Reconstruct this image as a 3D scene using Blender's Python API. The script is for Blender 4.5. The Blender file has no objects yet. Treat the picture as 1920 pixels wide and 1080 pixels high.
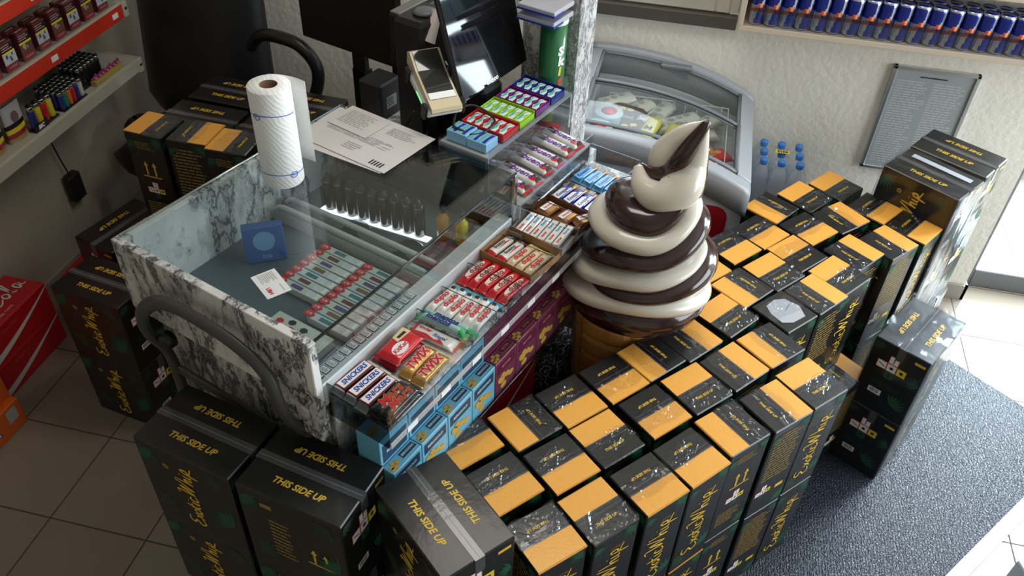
import bpy, math, random
from mathutils import Matrix, Vector
PI = math.pi
random.seed(11)
SC = bpy.context.scene
COL = SC.collection
# ---------------------------------------------------------------- camera
W = math.radians(19.9335)                 # the counter stands turned by this angle in the room
cd = bpy.data.cameras.new('camera'); cam = bpy.data.objects.new('camera', cd); COL.objects.link(cam)
r_, u_, f_ = Vector((0.973681, 0.225511, 0.03302)), Vector((-0.172234, 0.633157, 0.754617)), Vector((-0.149268, 0.740444, -0.655334))
cam.matrix_world = Matrix(((r_.x, u_.x, -f_.x, 0), (r_.y, u_.y, -f_.y, 0), (r_.z, u_.z, -f_.z, 2.4), (0, 0, 0, 1)))
cd.sensor_width = 36; cd.lens = 1593.18 / 1920 * 36; cd.clip_start = 0.05
SC.camera = cam
# ---------------------------------------------------------------- light
SC.view_settings.view_transform = 'Standard'; SC.view_settings.look = 'None'
SC.view_settings.gamma = 1; SC.view_settings.use_curve_mapping = False
SC.view_settings.exposure = 0.0
SC.cycles.transparent_max_bounces = 32
wd = bpy.data.worlds.new('world'); SC.world = wd; wd.use_nodes = True
bg = wd.node_tree.nodes['Background']; bg.inputs[0].default_value = (0.86, 0.93, 1.0, 1); bg.inputs[1].default_value = 2.2
def area(name, loc, target, sx, sy, power, color):
    l = bpy.data.lights.new(name, 'AREA'); l.shape = 'RECTANGLE'; l.size = sx; l.size_y = sy; l.energy = power; l.color = color
    o = bpy.data.objects.new(name, l); COL.objects.link(o); o.location = loc
    o.rotation_euler = (Vector(target) - Vector(loc)).to_track_quat('-Z', 'Y').to_euler()
    return o
area('daylight_through_door', (1.95, 3.62, 1.25), (1.2, 1.8, 0.3), 1.0, 2.1, 250, (0.86, 0.93, 1.0))
area('daylight_shopfront', (3.2, 1.9, 1.6), (0.2, 2.3, 1.0), 2.2, 1.7, 72, (0.90, 0.95, 1.0))
area('daylight_back_window', (-0.2, 3.26, 1.62), (-0.2, 2.0, 1.2), 0.6, 0.8, 6, (0.9, 0.95, 1.0))
area('added_ceiling_fill', (-0.2, 2.1, 2.86), (-0.2, 2.1, 0), 1.2, 0.5, 14, (1.0, 0.94, 0.85))  # unseen lamp added as low ambient fill, like ceiling bounce; no panel hangs there

# ---------------------------------------------------------------- materials
MATS = {}
def nt(m): return m.node_tree.nodes, m.node_tree.links
def M(name, col=(.5, .5, .5), rough=.5, metal=0, coat=0, trans=0, ior=1.45, emis=None, es=0, bump=None, alpha=1, spec=.5, coat_rough=.08, sss=0):
    if name in MATS: return MATS[name]
    m = bpy.data.materials.new(name); m.use_nodes = True; MATS[name] = m
    n, l = nt(m); b = n['Principled BSDF']
    b.inputs['Base Color'].default_value = (*col, 1); b.inputs['Roughness'].default_value = rough
    b.inputs['Metallic'].default_value = metal; b.inputs['Coat Weight'].default_value = coat
    b.inputs['Coat Roughness'].default_value = coat_rough
    b.inputs['Transmission Weight'].default_value = trans; b.inputs['IOR'].default_value = ior
    b.inputs['Alpha'].default_value = alpha; b.inputs['Specular IOR Level'].default_value = spec
    if emis: b.inputs['Emission Color'].default_value = (*emis, 1); b.inputs['Emission Strength'].default_value = es
    if bump:
        kind, scale, strength, dist = bump
        tc = n.new('ShaderNodeTexCoord')
        if kind == 'noise': t = n.new('ShaderNodeTexNoise'); t.inputs['Scale'].default_value = scale; t.inputs['Detail'].default_value = 4; out = t.outputs[0]
        elif kind == 'voro': t = n.new('ShaderNodeTexVoronoi'); t.inputs['Scale'].default_value = scale; out = t.outputs[0]
        elif kind == 'wave': t = n.new('ShaderNodeTexWave'); t.inputs['Scale'].default_value = scale; t.inputs['Distortion'].default_value = .3; out = t.outputs[1]
        l.new(tc.outputs['Object'], t.inputs['Vector'])
        bp = n.new('ShaderNodeBump'); bp.inputs['Strength'].default_value = strength; bp.inputs['Distance'].default_value = dist
        l.new(out, bp.inputs['Height']); l.new(bp.outputs[0], b.inputs['Normal'])
        if coat: l.new(bp.outputs[0], b.inputs['Coat Normal'])
    return m
def ramp(n, stops):
    r = n.new('ShaderNodeValToRGB'); e = r.color_ramp.elements
    while len(e) < len(stops): e.new(.5)
    for q, (p, c) in zip(e, stops): q.position = p; q.color = (*c, 1)
    return r
def marble(name, scale=3.2, base=(.74, .73, .72), dark=(.05, .05, .055)):
    m = M(name, base, .22, coat=.4); n, l = nt(m); b = n['Principled BSDF']
    tc0 = n.new('ShaderNodeTexCoord'); mpp = n.new('ShaderNodeMapping'); mpp.inputs['Scale'].default_value = (1, 1, .45); mpp.inputs['Rotation'].default_value = (.5, .3, 0); l.new(tc0.outputs['Object'], mpp.inputs[0]); ns = n.new('ShaderNodeTexNoise'); ns.inputs['Scale'].default_value = scale * 1.3; ns.inputs['Detail'].default_value = 8; ns.inputs['Roughness'].default_value = .62
    l.new(mpp.outputs[0], ns.inputs['Vector'])
    mx = n.new('ShaderNodeMixRGB'); mx.inputs[0].default_value = .42; l.new(mpp.outputs[0], mx.inputs[1]); l.new(ns.outputs[1], mx.inputs[2])
    n2 = n.new('ShaderNodeTexNoise'); n2.inputs['Scale'].default_value = scale * 2.6; n2.inputs['Detail'].default_value = 7; n2.inputs['Roughness'].default_value = .6; n2.inputs['Distortion'].default_value = .6
    l.new(mx.outputs[0], n2.inputs['Vector'])
    a = n.new('ShaderNodeMath'); a.operation = 'SUBTRACT'; a.inputs[1].default_value = .5; l.new(n2.outputs[0], a.inputs[0])
    ab = n.new('ShaderNodeMath'); ab.operation = 'ABSOLUTE'; l.new(a.outputs[0], ab.inputs[0])
    r = ramp(n, [(0, dark), (.010, (.16, .16, .17)), (.03, (.5, .5, .5)), (.085, base)]); l.new(ab.outputs[0], r.inputs[0])
    n3 = n.new('ShaderNodeTexNoise'); n3.inputs['Scale'].default_value = scale * 1.1; n3.inputs['Detail'].default_value = 3; l.new(mpp.outputs[0], n3.inputs['Vector'])
    r3 = ramp(n, [(.38, (.55, .54, .54)), (.58, (1, 1, 1))]); l.new(n3.outputs[0], r3.inputs[0])
    mu = n.new('ShaderNodeMixRGB'); mu.blend_type = 'MULTIPLY'; mu.inputs[0].default_value = .8; l.new(r.outputs[0], mu.inputs[1]); l.new(r3.outputs[0], mu.inputs[2])
    l.new(mu.outputs[0], b.inputs['Base Color']); return m
def tiles():
    m = M('floor_tiles', (.5, .47, .42), .16); n, l = nt(m); b = n['Principled BSDF']
    tc = n.new('ShaderNodeTexCoord'); mp = n.new('ShaderNodeMapping'); l.new(tc.outputs['Object'], mp.inputs['Vector'])
    s = .3385; mp.inputs['Location'].default_value = (.7125, -.545, 0)
    br = n.new('ShaderNodeTexBrick'); br.offset = 0; br.squash = 1
    br.inputs['Scale'].default_value = 1; br.inputs['Brick Width'].default_value = s; br.inputs['Row Height'].default_value = s
    br.inputs['Mortar Size'].default_value = .0026; br.inputs['Mortar Smooth'].default_value = .1
    br.inputs['Color1'].default_value = (.27, .225, .175, 1); br.inputs['Color2'].default_value = (.255, .213, .167, 1); br.inputs['Mortar'].default_value = (.06, .052, .045, 1)
    l.new(mp.outputs[0], br.inputs['Vector']); l.new(br.outputs[0], b.inputs['Base Color'])
    r = ramp(n, [(0, (.13, .13, .13)), (1, (.8, .8, .8))]); l.new(br.outputs[1], r.inputs[0]); l.new(r.outputs[0], b.inputs['Roughness'])
    bp = n.new('ShaderNodeBump'); bp.inputs['Strength'].default_value = .4; bp.inputs['Distance'].default_value = .002; bp.invert = True
    l.new(br.outputs[1], bp.inputs['Height']); l.new(bp.outputs[0], b.inputs['Normal'])
    return m
def plaster(name, col):
    m = M(name, col, .8); n, l = nt(m); b = n['Principled BSDF']
    tc = n.new('ShaderNodeTexCoord'); a = n.new('ShaderNodeTexNoise'); a.inputs['Scale'].default_value = 42; a.inputs['Detail'].default_value = 5
    v = n.new('ShaderNodeTexNoise'); v.inputs['Scale'].default_value = 9; v.inputs['Detail'].default_value = 3
    l.new(tc.outputs['Object'], a.inputs['Vector']); l.new(tc.outputs['Object'], v.inputs['Vector'])
    ad = n.new('ShaderNodeMath'); ad.operation = 'ADD'; l.new(a.outputs[0], ad.inputs[0]); l.new(v.outputs[0], ad.inputs[1])
    bp = n.new('ShaderNodeBump'); bp.inputs['Strength'].default_value = .6; bp.inputs['Distance'].default_value = .006
    l.new(ad.outputs[0], bp.inputs['Height']); l.new(bp.outputs[0], b.inputs['Normal']); return m
def rubber():
    m = M('mat_rubber', (.017, .021, .034), .18, coat=.0, spec=.42); n, l = nt(m); b = n['Principled BSDF']
    tc = n.new('ShaderNodeTexCoord'); w = n.new('ShaderNodeTexWave'); w.inputs['Scale'].default_value = 34; w.inputs['Distortion'].default_value = 7; w.inputs['Detail'].default_value = 2; w.inputs['Detail Scale'].default_value = 4
    v = n.new('ShaderNodeTexNoise'); v.inputs['Scale'].default_value = 120; v.inputs['Detail'].default_value = 2
    l.new(tc.outputs['Object'], w.inputs['Vector']); l.new(tc.outputs['Object'], v.inputs['Vector'])
    ad = n.new('ShaderNodeMath'); ad.operation = 'MULTIPLY_ADD'; ad.inputs[1].default_value = 1.4; l.new(v.outputs[0], ad.inputs[0]); l.new(w.outputs[1], ad.inputs[2])
    bp = n.new('ShaderNodeBump'); bp.inputs['Strength'].default_value = 1; bp.inputs['Distance'].default_value = .0014
    l.new(ad.outputs[0], bp.inputs['Height']); l.new(bp.outputs[0], b.inputs['Normal']); return m
def glassy(name, tint=(.93, .97, .97), f=.04, rough=.02):
    # thin clear sheet: mostly see-through, reflects more at grazing angles
    m = bpy.data.materials.new(name); m.use_nodes = True; MATS[name] = m; n, l = nt(m); n.clear()
    o = n.new('ShaderNodeOutputMaterial'); mix = n.new('ShaderNodeMixShader'); t = n.new('ShaderNodeBsdfTransparent'); g = n.new('ShaderNodeBsdfGlossy'); lw = n.new('ShaderNodeLayerWeight')
    t.inputs[0].default_value = (*tint, 1); g.inputs['Roughness'].default_value = rough; lw.inputs[0].default_value = .5
    pw = n.new('ShaderNodeMath'); pw.operation = 'POWER'; pw.inputs[1].default_value = 4.0; l.new(lw.outputs['Facing'], pw.inputs[0])
    ma_ = n.new('ShaderNodeMath'); ma_.operation = 'MULTIPLY_ADD'; ma_.inputs[1].default_value = .7; ma_.inputs[2].default_value = f; l.new(pw.outputs[0], ma_.inputs[0])
    l.new(ma_.outputs[0], mix.inputs[0]); l.new(t.outputs[0], mix.inputs[1]); l.new(g.outputs[0], mix.inputs[2]); l.new(mix.outputs[0], o.inputs[0]); return m
BLACK = M('black_card', (.0055, .0055, .006), .42, coat=.4, bump=('noise', 26, .14, .004), coat_rough=.13)
BLACKC = M('black_corrugated_card', (.0055, .0055, .006), .4, coat=.5, bump=('noise', 60, .25, .003), coat_rough=.12)
ORANGE = M('orange_label_paper', (.83, .38, .055), .5, coat=.25, bump=('noise', 150, .35, .0014))
GOLD = M('gold_print', (.78, .50, .05), .45)
DGOLD = M('dull_gold_print', (.30, .20, .05), .5)
LEAF = M('green_leaf_print', (.012, .085, .045), .5)
LEAF2 = M('dark_leaf_print', (.02, .045, .022), .5)
WHITE = M('white_print', (.85, .85, .85), .45)
GREY = M('grey_print', (.35, .35, .36), .5)
RED = M('red_print', (.62, .02, .025), .4, coat=.3)
DRED = M('dark_red_print', (.25, .01, .015), .4, coat=.3)
YEL = M('yellow_print', (.75, .62, .03), .45)
INK = M('black_ink', (.012, .012, .012), .5)
TAPE = M('packing_tape', (.075, .075, .08), .2, coat=.6, bump=('noise', 45, .22, .002))
BLUE = M('blue_print', (.01, .035, .32), .35, coat=.4)
LBLUE = M('light_blue_print', (.12, .42, .72), .35, coat=.4)
SILVER = M('silver_foil', (.72, .73, .75), .25, metal=1)
GREEN = M('green_print', (.02, .34, .10), .35, coat=.4)
BROWN = M('brown_wrapper', (.045, .014, .008), .25, coat=.6)
BLACKW = M('black_wrapper', (.012, .008, .008), .22, coat=.7)
REDW = M('red_wrapper', (.62, .012, .02), .25, coat=.6)
GOLDW = M('golden_wrapper', (.72, .36, .07), .22, metal=.35, coat=.6)
WHITEW = M('white_wrapper', (.8, .77, .72), .25, coat=.6)
CREAM = M('cream_wrapper', (.78, .62, .38), .3, coat=.5)
BLUEW = M('blue_wrapper', (.015, .06, .42), .2, coat=.7)
SKYW = M('sky_blue_wrapper', (.12, .45, .8), .2, coat=.7)
CHOC = M('chocolate_lacquer', (.030, .010, .008), .16, coat=.5)
MILK = M('white_lacquer', (.66, .60, .51), .28, coat=.5)
WAFFLE = M('waffle_brown', (.52, .23, .055), .45, coat=.25)
MARB = marble('white_marble_veneer', 2.5, (.84, .825, .80)); MARBD = marble('worktop_marble', 4, (.66, .64, .6))
PLASW = M('white_plastic', (.72, .72, .72), .35)
PLASG = M('pale_grey_plastic', (.33, .35, .38), .38, coat=.15)
PLASD = M('dark_grey_plastic', (.11, .12, .13), .4)
PLASB = M('black_plastic', (.012, .012, .013), .35)
CHROME = M('polished_metal', (.7, .7, .72), .18, metal=1)
ALU = M('brushed_aluminium', (.62, .64, .67), .32, metal=.9)
STEELG = M('grey_painted_steel', (.085, .085, .083), .38, metal=.3)
GLASS = glassy('clear_glass', (.90, .95, .955), .065); ACRY = glassy('clear_acrylic', (.9, .93, .95), rough=.06)
SMOKE = glassy('grey_acrylic', (.42, .45, .46), rough=.1)
FILM = glassy('shrink_film', (.94, .95, .97), rough=.12)
# ---------------------------------------------------------------- mesh builder
def fr(o, x, y):
    x = Vector(x).normalized(); y = Vector(y).normalized(); z = x.cross(y)
    return Matrix(((x.x, y.x, z.x, o[0]), (x.y, y.y, z.y, o[1]), (x.z, y.z, z.z, o[2]), (0, 0, 0, 1)))
TXT = {}
def glyphs(s, size, bold=0, shear=0, align='CENTER', space=1.0):
    k = (s, size, bold, shear, align, space)
    if k not in TXT:
        c = bpy.data.curves.new('lettering', 'FONT'); c.body = s; c.size = size; c.offset = bold * size; c.shear = shear
        c.align_x = align; c.align_y = 'CENTER'; c.resolution_u = 2; c.space_character = space
        o = bpy.data.objects.new('lettering', c); me = o.to_mesh()
        TXT[k] = ([v.co.copy() for v in me.vertices], [tuple(p.vertices) for p in me.polygons])
        o.to_mesh_clear(); bpy.data.objects.remove(o); bpy.data.curves.remove(c)
    return TXT[k]
class MB:
    def __init__(s): s.v = []; s.f = []; s.m = []; s.sm = []; s.T = None
    def add(s, vs, fs, mi=0, smooth=False, T=None):
        b = len(s.v)
        for v in vs:
            v = Vector(v)
            if T is not None: v = T @ v
            if s.T is not None: v = s.T @ v
            s.v.append(v)
        for i, f in enumerate(fs):
            s.f.append([b + q for q in f]); s.m.append(mi[i] if isinstance(mi, list) else mi); s.sm.append(smooth)
        return s
    def box(s, x0, x1, y0, y1, z0, z1, mi=0, bev=0, T=None):
        if bev <= 0:
            vs = [(x, y, z) for z in (z0, z1) for y in (y0, y1) for x in (x0, x1)]
            return s.add(vs, [(0, 2, 3, 1), (4, 5, 7, 6), (0, 1, 5, 4), (2, 6, 7, 3), (0, 4, 6, 2), (1, 3, 7, 5)], mi, False, T)
        c = ((x0 + x1) / 2, (y0 + y1) / 2, (z0 + z1) / 2); h = ((x1 - x0) / 2, (y1 - y0) / 2, (z1 - z0) / 2)
        vs = []; idx = {}
        for sx in (-1, 1):
            for sy in (-1, 1):
                for sz in (-1, 1):
                    for a in range(3):
                        p = [c[0] + sx * (h[0] - (bev if a != 0 else 0)), c[1] + sy * (h[1] - (bev if a != 1 else 0)), c[2] + sz * (h[2] - (bev if a != 2 else 0))]
                        idx[(sx, sy, sz, a)] = len(vs); vs.append(p)
        fs = []
        S = (-1, 1)
        for sg in S:
            fs.append([idx[(sg, a, b, 0)] for a, b in ((-1, -1), (1, -1), (1, 1), (-1, 1))][::sg])
            fs.append([idx[(a, sg, b, 1)] for a, b in ((-1, -1), (-1, 1), (1, 1), (1, -1))][::sg])
            fs.append([idx[(a, b, sg, 2)] for a, b in ((-1, -1), (1, -1), (1, 1), (-1, 1))][::sg])
        for a in S:
            for b in S:
                q = [idx[(a, b, -1, 0)], idx[(a, b, -1, 1)], idx[(a, b, 1, 1)], idx[(a, b, 1, 0)]]; fs.append(q if a * b > 0 else q[::-1])
                q = [idx[(a, -1, b, 0)], idx[(a, 1, b, 0)], idx[(a, 1, b, 2)], idx[(a, -1, b, 2)]]; fs.append(q if a * b > 0 else q[::-1])
                q = [idx[(-1, a, b, 1)], idx[(-1, a, b, 2)], idx[(1, a, b, 2)], idx[(1, a, b, 1)]]; fs.append(q if a * b > 0 else q[::-1])
        for a in S:
            for b in S:
                for d in S:
                    q = [idx[(a, b, d, 0)], idx[(a, b, d, 1)], idx[(a, b, d, 2)]]; fs.append(q if a * b * d > 0 else q[::-1])
        return s.add(vs, fs, mi, False, T)
    def quad(s, a, b, c, d, mi=0, T=None): return s.add([a, b, c, d], [(0, 1, 2, 3)], mi, False, T)
    def rect(s, T, x0, x1, y0, y1, mi, z=0): return s.add([(x0, y0, z), (x1, y0, z), (x1, y1, z), (x0, y1, z)], [(0, 1, 2, 3)], mi, False, T)
    def poly(s, T, pts, mi, z=0): return s.add([(p[0], p[1], z) for p in pts], [tuple(range(len(pts)))], mi, False, T)
    def prism(s, pts, z0, z1, mi=0, T=None, smooth=False):
        n = len(pts); vs = [(p[0], p[1], z0) for p in pts] + [(p[0], p[1], z1) for p in pts]
        s.add(vs, [tuple(range(n))[::-1], tuple(range(n, 2 * n))], mi, False, T)
        b = len(s.v) - 2 * n
        for i in range(n):
            j = (i + 1) % n; s.f.append([b + i, b + j, b + n + j, b + n + i]); s.m.append(mi); s.sm.append(smooth)
        return s
    def lathe(s, prof, seg=24, mi=0, T=None, smooth=True, mf=None, cap=True):
        vs = []; fs = []; ms = []
        for r, z in prof:
            for i in range(seg): a = 2 * PI * i / seg; vs.append((r * math.cos(a), r * math.sin(a), z))
        for k in range(len(prof) - 1):
            for i in range(seg):
                j = (i + 1) % seg; fs.append((k * seg + i, k * seg + j, (k + 1) * seg + j, (k + 1) * seg + i)); ms.append(mf(k, i) if mf else mi)
        if cap:
            fs.append(tuple(range(seg))[::-1]); ms.append(mf(0, 0) if mf and False else mi)
            fs.append(tuple(range((len(prof) - 1) * seg, len(prof) * seg))); ms.append(mi)
        return s.add(vs, fs, ms, smooth, T)
    def tube(s, pts, rad, seg=8, mi=0, T=None, flat=(1, 1), closed=False, up=(0, 0, 1), cap=True):
        pts = [Vector(p) for p in pts]; n = len(pts); vs = []; up = Vector(up)
        for i, p in enumerate(pts):
            a = pts[(i - 1) % n] if (i > 0 or closed) else p; b = pts[(i + 1) % n] if (i < n - 1 or closed) else p
            t = (b - a).normalized(); x = t.cross(up)
            if x.length < 1e-3: x = t.cross(Vector((1, 0, .01)))
            x.normalize(); y = x.cross(t); r = rad[i] if isinstance(rad, (list, tuple)) else rad
            for k in range(seg):
                an = 2 * PI * k / seg; vs.append(p + x * (math.cos(an) * r * flat[0]) + y * (math.sin(an) * r * flat[1]))
        fs = []
        for i in range(n if closed else n - 1):
            j = (i + 1) % n
            for k in range(seg): q = (k + 1) % seg; fs.append((i * seg + k, j * seg + k, j * seg + q, i * seg + q))
        if not closed and cap: fs.append(tuple(range(seg))); fs.append(tuple(range((n - 1) * seg, n * seg))[::-1])
        return s.add(vs, fs, mi, True, T)
    def text(s, st, size, T, mi, bold=0, shear=0, align='CENTER', space=1.0, z=0, sx=1, sy=1):
        v, f = glyphs(st, size, bold, shear, align, space)
        return s.add([(p.x * sx, p.y * sy, z) for p in v], f, mi, False, T)
    def ribbon(s, pts, w, T, mi, z=0):
        n = len(pts); vs = []
        for i in range(n):
            a = pts[max(0, i - 1)]; b = pts[min(n - 1, i + 1)]; dx, dy = b[0] - a[0], b[1] - a[1]; L = math.hypot(dx, dy) or 1
            ww = w * (.55 + .45 * math.sin(PI * i / max(1, n - 1))) / 2
            vs += [(pts[i][0] - dy / L * ww, pts[i][1] + dx / L * ww, z), (pts[i][0] + dy / L * ww, pts[i][1] - dx / L * ww, z)]
        return s.add(vs, [(2 * i + 1, 2 * i + 3, 2 * i + 2, 2 * i) for i in range(n - 1)], mi, False, T)
    def build(s, name, mats, parent=None, loc=(0, 0, 0), rz=0, rot=None):
        me = bpy.data.meshes.new(name); me.from_pydata(s.v, [], s.f)
        for m in mats: me.materials.append(m)
        me.polygons.foreach_set('material_index', s.m); me.polygons.foreach_set('use_smooth', s.sm); me.update()
        o = bpy.data.objects.new(name, me); COL.objects.link(o); o.location = loc
        o.rotation_euler = rot if rot else (0, 0, rz)
        if parent: o.parent = parent
        return o
def spline(pts, n=5):
    out = []
    for i in range(len(pts) - 1):
        p0 = pts[max(0, i - 1)]; p1 = pts[i]; p2 = pts[i + 1]; p3 = pts[min(len(pts) - 1, i + 2)]
        for k in range(n):
            t = k / n
            out.append(tuple(.5 * (2 * b + (c - a) * t + (2 * a - 5 * b + 4 * c - d) * t * t + (3 * b - a - 3 * c + d) * t ** 3) for a, b, c, d in zip(p0, p1, p2, p3)))
    out.append(tuple(pts[-1])); return out
def tag(o, label, cat, group=None, kind=None):
    if label: o['label'] = label
    if cat: o['category'] = cat
    if group: o['group'] = group
    if kind: o['kind'] = kind
    return o
def thing(name, label, cat, loc=(0, 0, 0), rz=0, group=None):
    o = bpy.data.objects.new(name, None); COL.objects.link(o); o.location = loc; o.rotation_euler = (0, 0, rz)
    o.empty_display_size = .05
    return tag(o, label, cat, group)
def struct(o): o['kind'] = 'structure'; return o
def dup(root, loc, rz, label=None, group=None):
    r = root.copy(); COL.objects.link(r); r.location = loc; r.rotation_euler = (0, 0, rz)
    if label: r['label'] = label
    if group: r['group'] = group
    for ch in list(root.children):
        c = ch.copy(); COL.objects.link(c); c.parent = r
        for g in list(ch.children):
            d = g.copy(); COL.objects.link(d); d.parent = c
    return r
CW, SW = math.cos(W), math.sin(W)
def C(X, Y, z=0): return (X * CW + Y * SW, -X * SW + Y * CW, z)     # point given along / across the counter
R = math.radians
# ---------------------------------------------------------------- room shell
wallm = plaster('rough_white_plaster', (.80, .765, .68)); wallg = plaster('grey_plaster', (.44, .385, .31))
UB = 3.162; VL = -2.38; VR = 3.3; UF = -1.6; ZC = 2.9; DL = 1.352; DR = 2.55; DH = 2.15
o = MB().box(VL - .3, VR + 1.5, UF - .2, UB + 2.2, -.1, 0).build('floor', [tiles()]); struct(o)
b = MB(); wx0, wx1, wz0, wz1 = -.55, .14, 1.13, 2.1
for (x0, x1, z0, z1) in ((VL - .1, wx0, 0, ZC), (wx1, DL, 0, ZC), (wx0, wx1, 0, wz0), (wx0, wx1, wz1, ZC), (DL, DR, DH, ZC), (DR, VR, 0, ZC)):
    b.box(x0, x1, UB, UB + .16, z0, z1)
struct(b.build('wall_back', [wallm]))
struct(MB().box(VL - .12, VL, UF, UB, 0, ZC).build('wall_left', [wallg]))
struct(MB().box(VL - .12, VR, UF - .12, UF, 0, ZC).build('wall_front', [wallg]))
b = MB()
b.box(VR, VR + .12, UF, UB + .16, 0, .5).box(VR, VR + .12, UF, UB + .16, 2.5, ZC).box(VR, VR + .12, UF, .8, .5, 2.5)
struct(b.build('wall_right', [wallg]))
struct(MB().box(VL - .12, VR + .12, UF - .12, UB + .16, ZC, ZC + .1).build('ceiling', [M('ceiling_paint', (.55, .54, .52), .9)]))
b = MB().box(.32, DL + .012, UB - .012, UB, 0, .075).box(DL, DL + .012, UB - .012, UB + .16, 0, .075).box(VL, -.36, UB - .012, UB, 0, .075)
struct(b.build('baseboard_back', [M('skirting_tile', (.33, .30, .27), .3)]))
struct(MB().box(VL, VL + .012, UF, UB - .012, 0, .075).build('baseboard_left', [MATS['skirting_tile']]))
# door: grey metal frame, threshold and glass leaf
fm = M('grey_door_frame', (.16, .165, .175), .4, metal=.3)
b = MB().box(DL, DL + .055, UB + .1, UB + .16, 0, DH, 0, .004).box(DR - .055, DR, UB + .1, UB + .16, 0, DH, 0, .004).box(DL + .055, DR - .055, UB + .1, UB + .16, DH - .06, DH, 0, .004).box(DL + .055, DR - .055, UB + .1, UB + .16, 0, .09, 0, .004)
dr = struct(b.build('door_1', [fm]))
MB().box(DL + .055, DR - .055, UB + .125, UB + .133, .09, DH - .06).build('pane', [GLASS], dr)
b = MB().tube([(DR - .09, UB + .09, .9), (DR - .09, UB + .05, .9), (DR - .09, UB + .05, 1.2), (DR - .09, UB + .09, 1.2)], .011, 8)
b.build('handle', [ALU], dr)
struct(MB().box(DL, DR, UB + .16, UB + .3, 0, .03, 0, .004).build('trim_1', [M('door_sill_stone', (.30, .31, .33), .4)]))
# shopfront window frame in the right wall
b = MB()
for y in (.8, 1.95, 3.1): b.box(VR, VR + .06, y, y + .05, .5, 2.5)
b.box(VR, VR + .06, .8, 3.15, .5, .55).box(VR, VR + .06, .8, 3.15, 2.45, 2.5)
wn = struct(b.build('window_2', [fm])); MB().box(VR + .02, VR + .026, .85, 3.1, .55, 2.45).build('pane', [GLASS], wn)
# back window with white frame and a dark sill board
b = MB(); y0, y1 = UB - .012, UB + .05
b.box(wx0, wx0 + .06, y0, y1, wz0, wz1, 0, .006).box(wx1 - .055, wx1, y0, y1, wz0, wz1, 0, .006).box(wx0 + .06, wx1 - .055, y0, y1, wz0, wz0 + .065, 0, .006).box(wx0 + .06, wx1 - .055, y0, y1, wz1 - .06, wz1, 0, .006)
b.box(wx0 + .06, wx1 - .055, UB + .005, y1, wz0 + .065, wz0 + .09).box(wx1 - .09, wx1 - .055, UB + .005, y1, wz0 + .09, wz1 - .06)
b.box(wx1, .17, UB - .008, UB + .01, wz0, wz1)
w1 = struct(b.build('window_1', [M('window_paint', (.60, .57, .50), .5)]))
MB().box(wx0 + .06, wx1 - .09, UB + .02, UB + .026, wz0 + .09, wz1 - .06).build('pane', [GLASS], w1)
MB().box(wx0 - .1, .172, UB - .035, UB + .02, wz0 - .05, wz0 - .002, 0, .003).build('sill', [M('dark_sill_board', (.085, .075, .062), .6)], w1)
# ---------------------------------------------------------------- script-style lettering drawn with strokes
EW = [[(.55, .95), (.2, .98), (.05, .75), (.32, .55), (.02, .3), (.2, .02), (.55, .18)], [(.62, .5), (.95, .02)], [(.95, .52), (.58, .0)],
      [(1.2, .5), (1.02, .28), (1.15, .03), (1.35, .25), (1.22, .5)], [(1.55, .85), (1.48, .2), (1.65, .02)], [(1.38, .5), (1.7, .55)], [(1.85, .5), (1.8, .12), (1.95, .02)], [(1.88, .68), (1.89, .72)],
      [(2.3, .42), (2.12, .5), (2.02, .22), (2.15, .02), (2.4, .15)], [(2.35, 1.05), (2.62, 1.1), (2.55, .1), (2.95, .95), (2.88, .05), (3.35, 1.15)],
      [(3.5, 1.1), (3.38, 0), (3.5, .4), (3.66, .45), (3.66, .05), (3.78, .05)], [(3.92, .5), (3.87, .1), (4.0, .02)], [(3.94, .68), (3.95, .72)], [(4.2, .5), (4.05, -.45)], [(4.15, .35), (4.35, .55), (4.4, .2), (4.15, .08), (4.7, -.12)]]
EWS = [spline(s, 4) for s in EW]
CC = [[(.85, .75), (.6, 1.0), (.2, .7), (.15, .2), (.5, 0), (.9, .25)], [(1.15, .5), (.98, .28), (1.1, .02), (1.3, .25), (1.15, .5)], [(1.7, .42), (1.5, .5), (1.4, .2), (1.55, .02), (1.8, .15)], [(2.15, .42), (1.95, .5), (1.88, .2), (2.0, .02), (2.2, .45), (2.18, .1), (2.35, .05)],
      [(2.45, .28), (2.7, .3)], [(3.5, .75), (3.2, 1.0), (2.85, .7), (2.8, .2), (3.15, 0), (3.55, .25)], [(3.8, .5), (3.63, .28), (3.75, .02), (3.95, .25), (3.8, .5)], [(4.1, .1), (4.4, 1.0), (4.25, 1.0), (4.15, .2), (4.35, .02)], [(4.8, .42), (4.6, .5), (4.53, .2), (4.65, .02), (4.85, .45), (4.83, .1), (5.05, .05)]]
CCS = [spline(s, 4) for s in CC]
def strokes(b, S, T, size, w, mi, z=0, cx=0, cy=0, off=0):
    for q in S: b.ribbon([((p[0] - cx) * size + off, (p[1] - cy) * size) for p in q], w, T, mi, z)
def leaf(b, T, x, y, r, a0, mi, n=7, spread=2.4, lim=None):
    for i in range(n):
        a = a0 + spread * (i / (n - 1) - .5); l = r * (1 - .25 * abs(i / (n - 1) - .5))
        c, s = math.cos(a), math.sin(a); w = r * .085
        P = [(x, y), (x + c * l * .5 + s * w, y + s * l * .5 - c * w), (x + c * l, y + s * l), (x + c * l * .5 - s * w, y + s * l * .5 + c * w)]
        if lim: P = [(min(max(p[0], lim[0]), lim[1]), min(max(p[1], lim[2]), lim[3])) for p in P]
        b.poly(T, P, mi, .0001 * (i % 3))
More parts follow.
